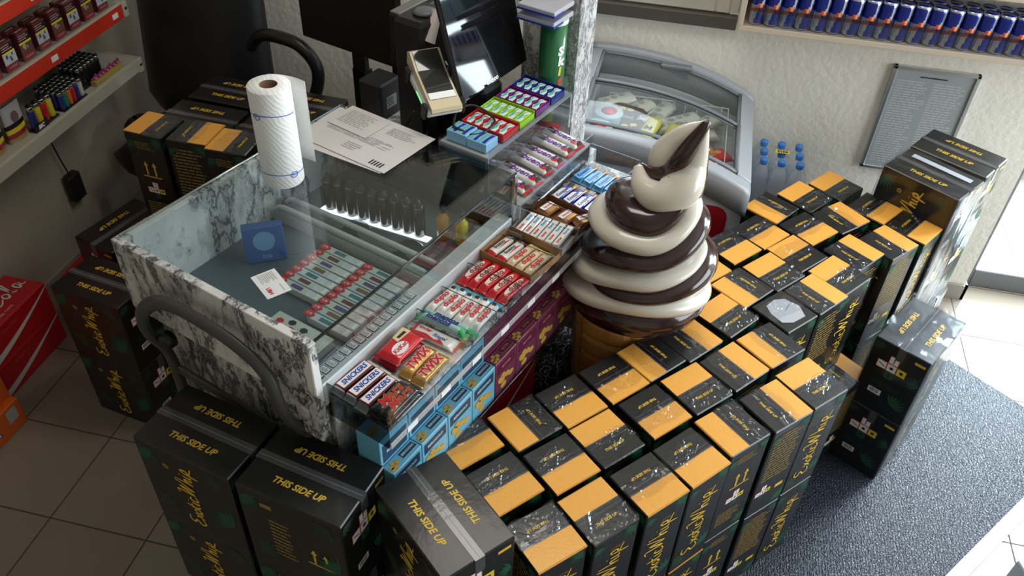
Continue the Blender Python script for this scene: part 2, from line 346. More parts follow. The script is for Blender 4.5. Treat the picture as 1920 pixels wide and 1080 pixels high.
def arrows(b, T, x, y, s, mi):
    for dx in (-.45 * s, .45 * s):
        b.rect(T, x + dx - .09 * s, x + dx + .09 * s, y, y + 1.1 * s, mi)
        b.poly(T, [(x + dx - .24 * s, y + 1.0 * s), (x + dx + .24 * s, y + 1.0 * s), (x + dx, y + 1.5 * s)], mi)
    b.rect(T, x - 1.0 * s, x + 1.0 * s, y - .22 * s, y - .1 * s, mi)
def hazard(b, T, x, y, s, wi, ri, yi, gi, ki):
    # plus-shaped set of small warning squares
    for dx, dy, m in ((0, 1, wi), (-1, 0, wi), (0, 0, wi), (1, 0, yi), (0, -1, gi)):
        X, Y = x + dx * s, y + dy * s
        if m == wi: b.rect(T, X - .5 * s, X + .5 * s, Y - .5 * s, Y + .5 * s, ri)
        q = .44 * s; b.rect(T, X - q, X + q, Y - q, Y + q, m, .0002)
        if (dx, dy) == (0, 1): b.rect(T, X - .06 * s, X + .06 * s, Y - .05 * s, Y + .32 * s, ki, .0003).rect(T, X - .07 * s, X + .07 * s, Y - .3 * s, Y - .16 * s, ki, .0003)
        elif (dx, dy) == (-1, 0): b.poly(T, [(X - .35 * s, Y + .12 * s), (X - .3 * s, Y + .2 * s), (X + .35 * s, Y - .12 * s), (X + .3 * s, Y - .2 * s)], ki, .0003)
        else: b.poly(T, [(X + .2 * s * math.cos(a), Y + .2 * s * math.sin(a)) for a in (0, .9, 2, 3, 4.1, 5.2)], ki, .0003)
def barcode(b, T, x, y, w, h, wi, ki):
    b.rect(T, x - w / 2, x + w / 2, y - h / 2, y + h / 2, wi); rr = random.Random(5); q = x - w * .38
    while q < x + w * .36:
        t = rr.choice((.015, .03, .045)) * w; b.rect(T, q, q + t, y - h * .3, y + h * .38, ki, .0002); q += t + rr.choice((.02, .035)) * w
def lines(b, T, x0, x1, y0, y1, n, mi, k=3):
    rr = random.Random(n + k)
    for i in range(n):
        y = y1 - (y1 - y0) * i / n; h = (y1 - y0) / n * .42; x = x0; e = x0 + (x1 - x0) * rr.uniform(.7, 1)
        while x < e - .002: wv = (x1 - x0) * rr.uniform(.08, .3); b.rect(T, x, min(x + wv, e), y - h, y, mi); x += wv + (x1 - x0) * .03
# ---------------------------------------------------------------- the two kinds of carton
SWX, SWY, SH = .134, .138, .375
def small_carton(label, group, loc, rz, sticker='orange', top=True):
    t = thing('carton', label, 'box', loc, rz, group)
    key = 'small'
    if key not in PROTO:
        b = MB(); x, y, h = SWX / 2, SWY / 2, SH; e = .0006
        b.box(-x, x, -y, y, 0, h, 0, .003)
        TT = fr((0, 0, h + e), (1, 0, 0), (0, 1, 0))
        b.text('THIS SIDE UP', .0105, fr((0, -y * .42, h + e), (1, 0, 0), (0, 1, 0)), 1, .03, .2)
        b.rect(TT, -x + .004, x - .004, y * .04, y * .10, 6).rect(TT, -x + .006, x - .006, -y * .12, -y * .08, 6)
        for sg in (1, -1):
            T = fr((0, sg * (y + e), 0), (-sg, 0, 0), (0, 0, 1)); L = (-x + .003, x - .003, .004, h - .004)
            Tv = fr((0, sg * (y + e * 1.5), h * .5), (0, 0, 1), (sg, 0, 0))
            strokes(b, EWS, Tv, .056, .0052, 1, 0, 2.35, .35)
            leaf(b, T, x - .012, h - .008, .05, 3.9, 2, 6, 1.6, L); leaf(b, T, -x + .01, h - .02, .035, 5.2, 2, 6, 1.4, L); leaf(b, T, -x + .012, .03, .06, .9, 3, 7, 1.9, L); leaf(b, T, x - .012, .06, .055, 2.4, 2, 6, 1.8, L)
            for k in range(9): a = .6 + k * .25; b.ribbon([(math.cos(a) * .012 + .005, h - .075 + math.sin(a) * .012), (math.cos(a) * .021 + .005, h - .075 + math.sin(a) * .021)], .0008, T, 1)
            T = fr((sg * (x + e), 0, 0), (0, sg, 0), (0, 0, 1)); L = (-y + .003, y - .003, .004, h - .004)
            leaf(b, T, y - .008, h - .01, .045, 4.0, 2, 6, 1.4, L); leaf(b, T, -y + .008, h - .03, .04, 5.4, 2, 6, 1.5, L); leaf(b, T, y - .01, .02, .055, 2.2, 2, 7, 1.6, L)
            if sg < 0:
                lines(b, T, -.035, .035, h - .06, h - .03, 4, 5); arrows(b, T, .0, h - .155, .035, 1)
                hazard(b, T, .0, h - .215, .022, 4, 7, 8, 2, 9); lines(b, T, -.05, .04, .05, .11, 6, 5)
            else:
                lines(b, T, -.055, .055, .15, h - .03, 16, 5, 5); hazard(b, T, -.03, .1, .02, 4, 7, 8, 2, 9); b.rect(T, .02, .05, .085, .1, 1)
        PROTO[key] = b.build('carton_body', [BLACKC, GOLD, LEAF, LEAF2, WHITE, DGOLD, TAPE, RED, YEL, INK], t)
        b = MB(); b.box(-x + .002, x - .002, y * .10, y - .001, h - .0002, h + .0012, 0, .0005)
        b.box(-x + .002, x - .002, y - .0004, y + .001, h - .004, h + .0004, 0, 0)
        PROTO['orange'] = b.build('orange_label', [ORANGE], t); PROTO['orange']['label'] = 'orange label folded over the top edge'
        b = MB(); b.poly(TT, [(-.048, -.03), (-.02, -.048), (.03, -.05), (.052, -.01), (.04, .035), (.01, .05), (-.03, .045), (-.045, .015)], 0, .0006)
        b.rect(fr((0, 0, h + .002), (1, .3, 0), (-.3, 1, 0)), 0, .045, -.0006, .0006, 1)
        PROTO['white'] = b.build('white_label', [M('white_sticker', (.42, .43, .46), .3), INK], t); PROTO['white']['label'] = 'torn white sticker'
        PROTO['white'].parent = None; COL.objects.unlink(PROTO['white'])
    else:
        c = PROTO[key].copy(); COL.objects.link(c); c.parent = t
        if sticker: s_ = PROTO[sticker].copy(); COL.objects.link(s_); s_.parent = t
    if top and loc[2] > .3:
        k = FR.randrange(4)
        if k not in WRAP: WRAP[k] = wrap_piece(k)
        w_ = WRAP[k].copy(); COL.objects.link(w_); w_.parent = t; w_['label'] = 'crinkled clear film'
    return t
PROTO = {}; WRAP = {}; FR = random.Random(4)
def wrap_piece(k):
    # a strip of clear shrink film, creased where it was torn and folded
    rr = random.Random(20 + k); b = MB(); n, m = 22, 14; x0, x1 = -SWX / 2 - .001, SWX / 2 + .001; y0, y1 = [(-.045, .012), (-.03, .03), (-.066, .005), (-.02, .05)][k]
    cr = [(rr.uniform(-.06, .06), rr.uniform(y0, y1), rr.uniform(0, PI), rr.uniform(.0015, .005), rr.uniform(.004, .010)) for _ in range(9)]
    vs = []
    for j in range(m + 1):
        for i in range(n + 1):
            x = x0 + (x1 - x0) * i / n; y = y0 + (y1 - y0) * j / m; z = .0022
            for cx, cy, a, h, w in cr: q = (x - cx) * math.sin(a) - (y - cy) * math.cos(a); g = (x - cx) * math.cos(a) + (y - cy) * math.sin(a); z += h * math.exp(-(q / w * 2.2) ** 2 - (g / .03) ** 2)
            vs.append((x, y + .004 * math.sin(x * 60 + k), SH + z + rr.uniform(0, .00015)))
    b.add(vs, [(j * (n + 1) + i, j * (n + 1) + i + 1, (j + 1) * (n + 1) + i + 1, (j + 1) * (n + 1) + i) for j in range(m) for i in range(n)], 0, False)
    o = b.build('film_strip', [FILM]); COL.objects.unlink(o); return o
BLX, BLY, BH = .268, .178, .29
def big_carton(label, loc, rz, group='large black cartons', variant=''):
    t = thing('carton', label, 'box', loc, rz, group)
    key = 'big' + variant
    if key not in PROTO:
        b = MB(); x, y, h = BLX / 2, BLY / 2, BH; e = .0006
        b.box(-x, x, -y, y, 0, h, 0, .003)
        for sg in (1, -1):
            b.text('THIS SIDE UP', .0225, fr((0, -sg * y * .5, h + e), (sg, 0, 0), (0, sg, 0)), 1, .03, .2)
            T = fr((sg * (x + e), 0, 0), (0, sg, 0), (0, 0, 1)); L = (-y + .003, y - .003, .004, h - .004)
            hazard(b, T, -.01, h - .09, .032, 4, 7, 8, 2, 9); b.rect(T, .045, .078, h - .03, h - .02, 1)
            barcode(b, T, -.03, .085, .042, .022, 4, 9); lines(b, T, -.06, .05, .11, .13, 3, 3); leaf(b, T, .03, .06, .055, .9, 2, 8, 2.0, L); leaf(b, T, -y + .01, h - .01, .045, 5.3, 3, 6, 1.4, L); leaf(b, T, y - .006, h - .11, .045, 3.0, 2, 6, 1.6, L)
            T = fr((0, sg * (y + e), 0), (-sg, 0, 0), (0, 0, 1)); L = (-x + .003, x - .003, .004, h - .004)
            leaf(b, T, -x + .01, h - .03, .06, 5.6, 2, 7, 1.7, L); leaf(b, T, x - .02, .1, .075, 2.6, 2, 8, 2.0, L); leaf(b, T, -x + .03, .06, .07, .6, 3, 8, 2.0, L); leaf(b, T, x - .03, h - .02, .06, 4.0, 3, 7, 1.5, L)
            if sg < 0:
                Tv = fr((0, sg * (y + e * 1.5), h * .5), (0, 0, 1), (sg, 0, 0)); strokes(b, EWS, Tv, .048, .0062, 1, 0, 2.35, .35)
                b.text('o', .03, fr((-.055, sg * (y + e), h - .06), (-sg, 0, 0), (0, 0, 1)), 5, .06)
            else:
                arrows(b, T, .065, .1, .035, 1); lines(b, T, -.06, .0, .06, .2, 10, 5, 2); b.rect(T, -.075, -.045, h - .05, h - .035, 5)
        PROTO[key] = b.build('carton_body', [BLACK, GOLD, LEAF, LEAF2, WHITE, DGOLD, TAPE, RED, YEL, INK], t)
        b = MB(); b.box(-x - .001, x + .001, -.012, .012, h + .0001, h + .0007); b.box(-x - .0012, -x - .0002, -.012, .012, h - .05, h + .0006).box(x + .0002, x + .0012, -.012, .012, h - .05, h + .0006)
        b.rect(fr((0, 0, h + .0009), (1, 0, 0), (0, 1, 0)), -x, x, -.0007, .0007, 1)
        PROTO[key + 'tape'] = b.build('tape', [TAPE, M('seam_shine', (.25, .25, .25), .3)], t)
    else:
        for k in (key, key + 'tape'): c = PROTO[k].copy(); COL.objects.link(c); c.parent = t
    return t
# ---------------------------------------------------------------- cartons on the customer side
SIDE = {'n': (0, 'far-left'), 's': (180, 'near-right'), 'w': (90, 'near-left'), 'e': (-90, 'far-right'), 'x': (0, '')}
ROWS = [('front', 'row beside the sweets rack', [(-.357, 1.285, 49.7, 's'), (-.228, 1.373, 49.9, 'w'), (-.129, 1.474, 48.9, 's'), (-.033, 1.582, 49.9, 's'), (.057, 1.687, 51, 'w'), (.151, 1.785, 51.6, 'e')]),
        ('front', 'middle row before the figure', [(-.236, 1.183, 49, 's'), (-.117, 1.272, 47.9, 's'), (-.021, 1.375, 48.6, 'n'), (.085, 1.495, 48.8, 's'), (.185, 1.601, 48.1, 'n'), (.279, 1.708, 50.5, 'e'), (.377, 1.821, 48.3, 'w')]),
        ('front', 'outer row along the mat', [(-.115, 1.065, 46.3, 's'), (-.01, 1.16, 48.2, 'n'), (.095, 1.266, 48.1, 's'), (.187, 1.37, 49.5, 's'), (.282, 1.488, 47.4, 'w'), (.389, 1.592, 46.2, 'e'), (.484, 1.699, 47.1, 'n')]),
        ('back', 'row by the freezer', [(.164, 2.115, 50.3, 's'), (.253, 2.247, 50.7, 's'), (.342, 2.35, 52.2, 's'), (.379, 2.502, 56.8, 'w'), (.493, 2.6, 53.6, 'n'), (.602, 2.697, 53.2, 'n')]),
        ('back', 'middle row behind the figure', [(.25, 1.911, 53.7, 'n'), (.293, 2.051, 53, 'w'), (.386, 2.152, 50.2, 'n'), (.46, 2.266, 50.4, 'n'), (.498, 2.414, 49.1, 's'), (.607, 2.505, 45.3, 'e'), (.724, 2.594, 54.9, 's')]),
        ('back', 'outer row towards the doorway', [(.417, 1.974, 49.4, 'x'), (.509, 2.078, 51.5, 'e'), (.585, 2.19, 52.3, 'n'), (.637, 2.32, 52.1, 'e'), (.75, 2.405, 48.5, 'e'), (.843, 2.514, 56.6, 's')])]
ORD = ['nearest', 'second', 'third', 'fourth', 'fifth', 'sixth', 'seventh']
vis_low = {(2, 0), (2, 1), (2, 2), (2, 3), (2, 4), (2, 5), (2, 6), (5, 0), (5, 1), (5, 4), (5, 5), (1, 6)}
for ri, (blk, where, row) in enumerate(ROWS):
    for k, (x, y, a, sd) in enumerate(row):
        rot, nm = SIDE[sd]
        if sd == 'x': lb = 'small black carton with a torn white sticker on top, behind the ice cream figure'
        else: lb = 'small black carton, orange label on %s side, %s in the %s' % (nm, ORD[k], where)
        small_carton(lb, 'small black cartons in the top layer', (x, y, SH + .0006), R(a + rot), 'white' if sd == 'x' else 'orange')
        if (ri, k) in vis_low: lb = 'lower small black carton under the %s one in the %s' % (ORD[k], where)
        else: lb = 'small black carton in the hidden bottom layer under the stack'
        small_carton(lb, 'small black cartons in the bottom layer', (x, y, 0), R(a + (rot if sd != 'x' else 180)), 'orange')
small_carton('low small black carton with orange label in the gap beside the wrapped two-carton stack', 'small black cartons in the bottom layer', (.693, 2.165, 0), R(50 - 90))
for n_, (x, y, a, zs) in {'M': (-.325, .992, 49.3 - 90, 3), 'L': (-.909, 1.068, 77.5 - 90, 3), 'K': (-.633, 1.012, 78.8 + 90, 3), 'R': (.886, 2.203, 59.3, 2), 'T': (.992, 2.838, 57 - 90, 3), 'F': (.886, 2.672, 54.4 - 90, 3), 'S': (-1.695, 1.745, 81 - 90, 2)}.items():
    nm = {'M': 'taped shiny large black carton at the front end of the small cartons', 'L': 'large black carton by the silver trolley in front of the marble counter', 'K': 'large black carton with two gold arrows, under the corner of the sweets rack', 'R': 'film-wrapped large black carton with warning squares standing on the floor mat',
          'T': 'large black carton against the back wall below the framed notice', 'F': 'large black carton with green leaves just in front of the tallest wall stack', 'S': 'large black carton left of the marble counter beside the red drinks cartons'}[n_]
    for k in range(zs):
        lv = ['bottom one: ', 'middle one: ', 'top one: '][k if zs == 3 else (0, 2)[k]]
        dx = [(0, 0, 0), (.008, -.006, 1.2), (0, 0, 0)][2 if k == zs - 1 else (1 if (k + zs) % 2 else 0)]
        big_carton(lv + nm, (x + dx[0], y + dx[1], k * (BH + .0008)), R(a + dx[2]))
# white strip sticker and crinkled film on the wall-side stacks
t = MB().box(-.105, .105, -.012, .012, 0, .0012).build('paper_strip', [M('white_strip', (.6, .63, .68), .3)], None, (.915, 2.706, 3 * (BH + .0008) + .0008), R(54.4 - 90)); tag(t, 'long white paper strip lying on the carton stack before the back wall', 'paper')
def film(name, label, cx, cy, rz, lx, ly, z0, z1, seedv):
    # loose clear film hugging a stack: a slightly wavy, pleated tube
    rr = random.Random(seedv); b = MB(); nx = 14; nz = 12; pts = []
    for i in range(nx): pts.append((-lx / 2 + lx * i / nx, -ly / 2))
    for i in range(nx): pts.append((lx / 2, -ly / 2 + ly * i / nx))
    for i in range(nx): pts.append((lx / 2 - lx * i / nx, ly / 2))
    for i in range(nx): pts.append((-lx / 2, ly / 2 - ly * i / nx))
    n = len(pts); vs = []
    for k in range(nz + 1):
        z = z0 + (z1 - z0) * k / nz
        for p in pts: q = 1 + rr.uniform(.008, .035); vs.append((p[0] * q, p[1] * q, z + rr.uniform(-.006, .006) * (0 < k < nz)))
    fs = [(k * n + i, k * n + (i + 1) % n, (k + 1) * n + (i + 1) % n, (k + 1) * n + i) for k in range(nz) for i in range(n)]
    b.add(vs, fs, 0, True)
    # crumpled top sheet
    m = 12; vs = []
    for j in range(m + 1):
        for i in range(m + 1): vs.append((-lx * .51 + lx * 1.02 * i / m, -ly * .51 + ly * 1.02 * j / m, z1 + rr.uniform(.001, .009)))
    b.add(vs, [(j * (m + 1) + i, j * (m + 1) + i + 1, (j + 1) * (m + 1) + i + 1, (j + 1) * (m + 1) + i) for j in range(m) for i in range(m)], 0, True)
    o = b.build(name, [FILM], None, (cx, cy, 0), rz); tag(o, label, 'film')
film('stretch_film', 'crinkled clear film wrapped round the two cartons on the mat', .886, 2.203, R(59.3), .272, .182, .02, .588, 3)
film('stretch_film', 'clear film with bright creases round the carton stack with the white paper strip', .886, 2.672, R(54.4 - 90), .272, .182, .30, .873, 6)
# ---------------------------------------------------------------- floor mat
ma = R(51); d1 = Vector((math.cos(ma), math.sin(ma))); d2 = Vector((math.sin(ma), -math.cos(ma)))
P0 = Vector((1.402, 2.106)); far = Vector((1.39, 2.622)); s_far = (far - P0).dot(d1)
def mp(a, b_): q = P0 + d1 * a - d2 * b_; return (q.x, q.y)
t = thing('floor_mat', 'dark ribbed rubber floor mat with a pale edge strip in front of the door', 'mat')
MB().prism([mp(-2.3, .0), mp(s_far, .0), mp(s_far, 1.25), mp(-2.3, 1.25)][::-1], .0005, .009).build('mat_surface', [rubber()], t)
e_ = MB().prism([mp(-2.3, -.045), mp(s_far, -.045), mp(s_far, 0), mp(-2.3, 0)][::-1], .0005, .008).build('edge_strip', [M('pale_edge_strip', (.38, .44, .5), .3)], t); e_['label'] = 'pale blue-grey edge strip'
t = MB().box(-.09, .09, -.07, .07, 0, .1, 0, .004).build('carton', [M('pale_blue_card', (.45, .53, .62), .4)], None, (1.375, 1.72, .0085), R(20)); tag(t, 'small pale blue carton on the floor beyond the mat edge', 'box')
# ---------------------------------------------------------------- counter
OX = (0, 0, 0)
def cthing(name, label, cat, X, Y, z, rz=0, group=None): return thing(name, label, cat, C(X, Y, z), -W + rz, group)
X0, X1, Y0, Y1, ZG = -1.55, -.954, .80, 1.566, 1.2
t = cthing('sales_counter', 'white marble-patterned shop counter carrying the glass case', 'counter', X0, Y0, 0)
LX = X1 - X0; LY = Y1 - Y0
b = MB(); b.box(.02, LX - .012, .046, LY - .01, 0, .995, 0, .002); b.build('body', [MARB], t)
b = MB(); b.box(LX - .06, LX + .0, .0, .03, .90, .985, 0, .004); b.build('rail_bracket', [MARB], t)
# glass display case on top of it
t = cthing('display_case', 'marble-edged glass display case on the counter, filled with small packs', 'display case', X0, Y0, .996)
zt = ZG - .996
b = MB(); b.box(0, LX, 0, .02, 0, zt + .001, 0, .0015).box(LX - .03, LX + .004, -.002, .02, -.06, zt + .0, 0, .002); b.build('side_panel', [MARB], t)
b = MB(); b.box(0, .018, .02, LY, 0, zt - .006, 0, .001); b.build('back_panel', [MARB], t)
b = MB(); b.box(.018, LX - .006, LY - .016, LY, 0, zt - .006, 0, .001); b.build('far_panel', [SMOKE], t)
b = MB(); b.box(.018, LX - .002, .02, LY - .016, 0, .006); b.build('case_floor', [M('case_floor_grey', (.10, .13, .15), .3)], t)
b = MB(); b.box(-.001, LX + .001, .02, LY + .002, zt - .006, zt); b.build('glass_top', [GLASS], t)
b = MB(); b.box(LX - .005, LX, .02, LY, .075, zt - .006); b.build('front_glass', [GLASS], t)
b = MB(); b.tube([(0, .02, zt - .003), (0, LY, zt - .003)], .003, 6); b.box(LX - .012, LX + .003, LY - .012, LY + .003, 0, zt - .004, 0, .001); b.build('metal_edging', [CHROME], t)
b = MB(); b.tube([(LX - .002, .02, zt - .003), (LX - .002, LY, zt - .003)], .0036, 6); o = b.build('glass_joint', [M('dark_glass_edge', (.012, .02, .022), .12, coat=.6)], t); o['label'] = 'dark glued glass edge'
b = MB(); b.box(LX - .045, LX + .002, .02, LY - .016, .006, .072, 0, .003); b.build('front_ledge', [M('ledge_white', (.62, .63, .63), .35)], t)
b = MB()
pr = spline([(.03, 0), (.034, .08), (.05, .11), (.1, .13), (.5, .135), (.53, .12), (.54, 0)], 4)
yy = 1.262 - Y0
b.tube([(p[0], yy - .012, .006 + p[1] * .38) for p in pr], .009, 6, flat=(1, 1)); b.tube([(p[0], yy + .03, .006 + p[1] * .38) for p in pr], .009, 6)
b.box(.03, LX - .05, yy - .02, yy - .008, .006, .045, 0, .003).box(.03, LX - .05, yy + .028, yy + .04, .006, .045, 0, .003)
b.build('partition_frame', [M('worn_white_plastic', (.5, .5, .48), .4)], t)
b = MB(); xa, xb = .095, .095 + 9.6 * .0345; ya = 1.372 - Y0
b.prism([(xa, ya - .026), (xb, ya + .055 - .026), (xb, ya + .055 - .004), (xa, ya - .004)], .0062, .0085); o = b.build('light_strip', [M('led_strip', (1, 1, 1), .5, emis=(.9, .95, 1), es=3.2)], t); o['label'] = 'glowing white light strip'
# price cards on the ledge
for i in range(15):
    y = Y0 + .035 + i * .0225
    b = MB(); b.box(-.013, .013, -.0088, .0088, 0, .0012, 0); b.rect(fr((0, 0, .0014), (0, 1, 0), (-1, 0, 0)), -.0075, .0075, -.011, .011, 1)
    lines(b, fr((0, 0, .0016), (0, 1, 0), (-1, 0, 0)), -.006, .006, -.009, .009, 5, 0, i % 3)
    o = b.build('price_card', [INK, WHITE], None, C(X1 - .026, y, .996 + .0725), -W); tag(o, 'small white price card standing in the row along the front ledge of the glass case', 'price card', 'price cards along the front ledge')
# flat packs inside the case: two columns with red badges
PK = {}
def flat_pack(col, i, n):
    tints = [(.62, .64, .62), (.55, .58, .56), (.6, .6, .5), (.5, .56, .56)]
    k = (i % 4)
    if k not in PK:
        b = MB(); b.box(-.062, .062, -.0115, .0115, 0, .02, 0, .001)
        T = fr((0, 0, .0206), (1, 0, 0), (0, 1, 0))
        b.rect(T, -.03, .005, -.006, .006, 2).rect(T, .022, .058, -.009, .009, 3); lines(b, fr((0, 0, .0208), (1, 0, 0), (0, 1, 0)), .024, .056, -.008, .008, 5, 4)
        cc = [(.05, .2, .22), (.16, .05, .05), (.1, .07, .25), (.2, .12, .05)][k]
        PK[k] = (b, [M('pack_%d' % k, tints[k], .3, coat=.3), RED, M('pack_print_%d' % k, cc, .4), WHITE, GREY])
        PK[k] = b.build('pack_body', PK[k][1]); COL.objects.unlink(PK[k])
        if 'badge' not in PK:
            b = MB(); b.prism([(.0155 * math.cos(a * PI / 3), .0125 * math.sin(a * PI / 3)) for a in range(6)], .0206, .0225); b.text('2.7€', .0085, fr((0, 0, .0228), (1, 0, 0), (0, 1, 0)), 1, .02)
            PK['badge'] = b.build('price_badge', [RED, WHITE]); COL.objects.unlink(PK['badge']); PK['badge']['label'] = 'red hexagonal price badge reading 2.7€'
    x = -1.245 if col == 0 else -1.105
    y = 1.213 - i * .0262
    t = cthing('flavour_pack', '', 'pack', x, y, 1.0025, 0)
    t['label'] = 'flat pack with red badge, %s from the white partition, %s column, glass case' % (n, ['inner', 'outer'][col]); t['group'] = 'flat packs in the glass case'
    for q, dx in ((PK[k], 0), (PK['badge'], -.062)):
        c = q.copy(); COL.objects.link(c); c.parent = t; c.location = (dx, 0, 0)
ORDL = ['first', 'second', 'third', 'fourth', 'fifth', 'sixth', 'seventh', 'eighth', 'ninth', 'tenth', 'eleventh']
for i in range(7): flat_pack(0, i, ORDL[i])
for i in range(9): flat_pack(1, i, ORDL[i])
b = MB(); b.box(-.085, .085, -.045, .045, 0, .022, 0, .001); T = fr((0, 0, .0226), (1, 0, 0), (0, 1, 0)); b.rect(T, -.083, .083, -.043, .0, 1)
for i, (x, y) in enumerate(((-.06, .02), (-.03, .03), (-.02, .01), (.01, .025))): b.poly(T, [(x + .011 * math.cos(a), y + .009 * math.sin(a)) for a in (0, 1, 2, 3, 4, 5)], 2 + i % 2, .0003)
o = b.build('flavour_pack', [M('pack_pale', (.6, .62, .55), .3, coat=.3), M('pack_lime', (.42, .5, .12), .35), RED, INK], None, C(-1.145, .925, 1.0025), -W); tag(o, 'lime green and white pack printed with berries, nearest the marble end of the glass case', 'pack')
# blue upright box, and the dark bottles in front of the light strip
b = MB(); b.box(-.05, .05, -.013, .013, 0, .11, 0, .002); T = fr((0, -.0136, .055), (1, 0, 0), (0, 0, 1)); b.poly(T, [(.028 * math.cos(a * .5), .012 + .03 * math.sin(a * .5)) for a in range(12)], 1); b.text('Ice', .02, T @ Matrix.Translation((0, -.035, .0003)), 1, .03, .2)
o = b.build('blue_box', [M('box_blue', (.02, .13, .42), .35, coat=.4), M('box_blue_pale', (.2, .42, .7), .35)], None, C(-1.415, 1.11, 1.0025), -W + R(50)); tag(o, 'blue box standing upright inside the glass case', 'box')
BT = {}
for i in range(9):
    x = -1.435 + i * .0345; y = 1.372 + i * .0055
    if not BT:
        b = MB(); b.lathe([(.0155, 0), (.0166, .003), (.0166, .095), (.014, .103), (.006, .106), (.006, .112), (.004, .114)], 16); BT['a'] = b.build('bottle_body', [M('dark_vape_plastic', (.01, .011, .015), .15, coat=.7)])
        b = MB(); b.lathe([(.0168, .093), (.0168, .096)], 16, cap=False); BT['b'] = b.build('collar', [CHROME])
        for q in BT.values(): COL.objects.unlink(q)
    t = cthing('dark_bottle', '%s from the left of nine dark bottles in the lit row inside the glass case' % ORDL[i], 'bottle', x, y, 1.0025, 0, 'dark bottles in the glass case')
    for q in BT.values(): c = q.copy(); COL.objects.link(c); c.parent = t
for i, (x, y, col, nm) in enumerate(((-1.10, 1.44, (.75, .3, .03), 'orange'), (-1.045, 1.45, (.7, .55, .03), 'yellow'))):
    b = MB(); b.lathe([(.016, 0), (.017, .004), (.017, .07), (.009, .08), (.008, .095)], 16); b.lathe([(.0105, .088), (.0105, .105)], 12, 1)
    o = b.build('coloured_bottle', [M(nm + '_bottle', col, .2, coat=.5, emis=col, es=.0), PLASB], None, C(x, y, 1.0025), -W); tag(o, '%s bottle at the right end of the lit row in the glass case' % nm, 'bottle')
for i, (x, y, r) in enumerate(((-1.29, 1.31, .038), (-1.12, 1.32, .042))):
    b = MB(); b.lathe([(r * .6, 0), (r, .01), (r, .028), (r * .7, .04), (r * .2, .043)], 20)
    o = b.build('clear_capsule', [SMOKE], None, C(x, y, 1.0025), -W); tag(o, ['left', 'right'][i] + ' one of two round clear capsules lying before the dark bottles', 'capsule')
# card and papers on the glass
b = MB(); b.box(-.043, .043, -.0275, .0275, 0, .0006); T = fr((0, 0, .0008), (1, 0, 0), (0, 1, 0)); lines(b, T, -.038, .0, -.018, .018, 9, 1); b.text('UBH', .012, fr((.022, -.013, .0008), (1, 0, 0), (0, 1, 0)), 2, .05); b.rect(T, .01, .036, .014, .0155, 1)
o = b.build('business_card', [WHITE, GREY, RED], None, C(-1.148, .896, ZG + .0005), -W + R(-20)); tag(o, 'small white business card with red print lying on the glass top', 'card')
def sheet(name, label, X, Y, rz, w, h, z, sag=0, n=10):
    b = MB(); vs = []
    for j in range(n + 1):
        for i in range(n + 1): u, v = i / n, j / n; vs.append((w * (u - .5), h * (v - .5), .0004 + sag * max(0, v - .5) ** 2 * (u)))
    b.add(vs, [(j * (n + 1) + i, j * (n + 1) + i + 1, (j + 1) * (n + 1) + i + 1, (j + 1) * (n + 1) + i) for j in range(n) for i in range(n)], 0, True)
    T = fr((0, 0, .0009), (1, 0, 0), (0, 1, 0))
    lines(b, T, -w * .43, w * .0, h * .1, h * .42, 9, 1, 1); lines(b, T, w * .08, w * .4, h * .2, h * .38, 5, 1, 2); lines(b, T, -w * .43, w * .4, -h * .12, h * .04, 7, 1, 4); lines(b, T, -w * .1, w * .1, -h * .36, -h * .2, 4, 1, 7)
    for k in range(5): b.rect(T, w * (.28 + .03 * k), w * (.295 + .03 * k), -h * .44, -h * .34, 2)
    return tag(b.build(name, [M('printed_paper', (.66, .62, .61), .55), GREY, INK], None, C(X, Y, z), -W + rz), label, 'paper', 'printed sheets on the glass')
sheet('paper_sheet', 'lower printed sheet, its left half peeking out on the glass top', -1.385, 1.455, R(3), .297, .21, ZG + .0004)
sheet('paper_sheet', 'upper printed sheet lying on the glass, striped mark at its near right corner', -1.367, 1.47, R(-1.5), .297, .21, ZG + .0024)
b = MB(); b.box(-.07, .07, -.05, .05, 0, .0006); lines(b, fr((0, 0, .0009), (1, 0, 0), (0, 1, 0)), -.06, .05, -.03, .04, 9, 1);
o = b.build('receipt', [MATS['printed_paper'], GREY], None, C(-1.435, 1.515, ZG + .0044), -W + R(-3)); tag(o, 'smaller printed slip on top of the sheets, at their far left corner', 'paper')
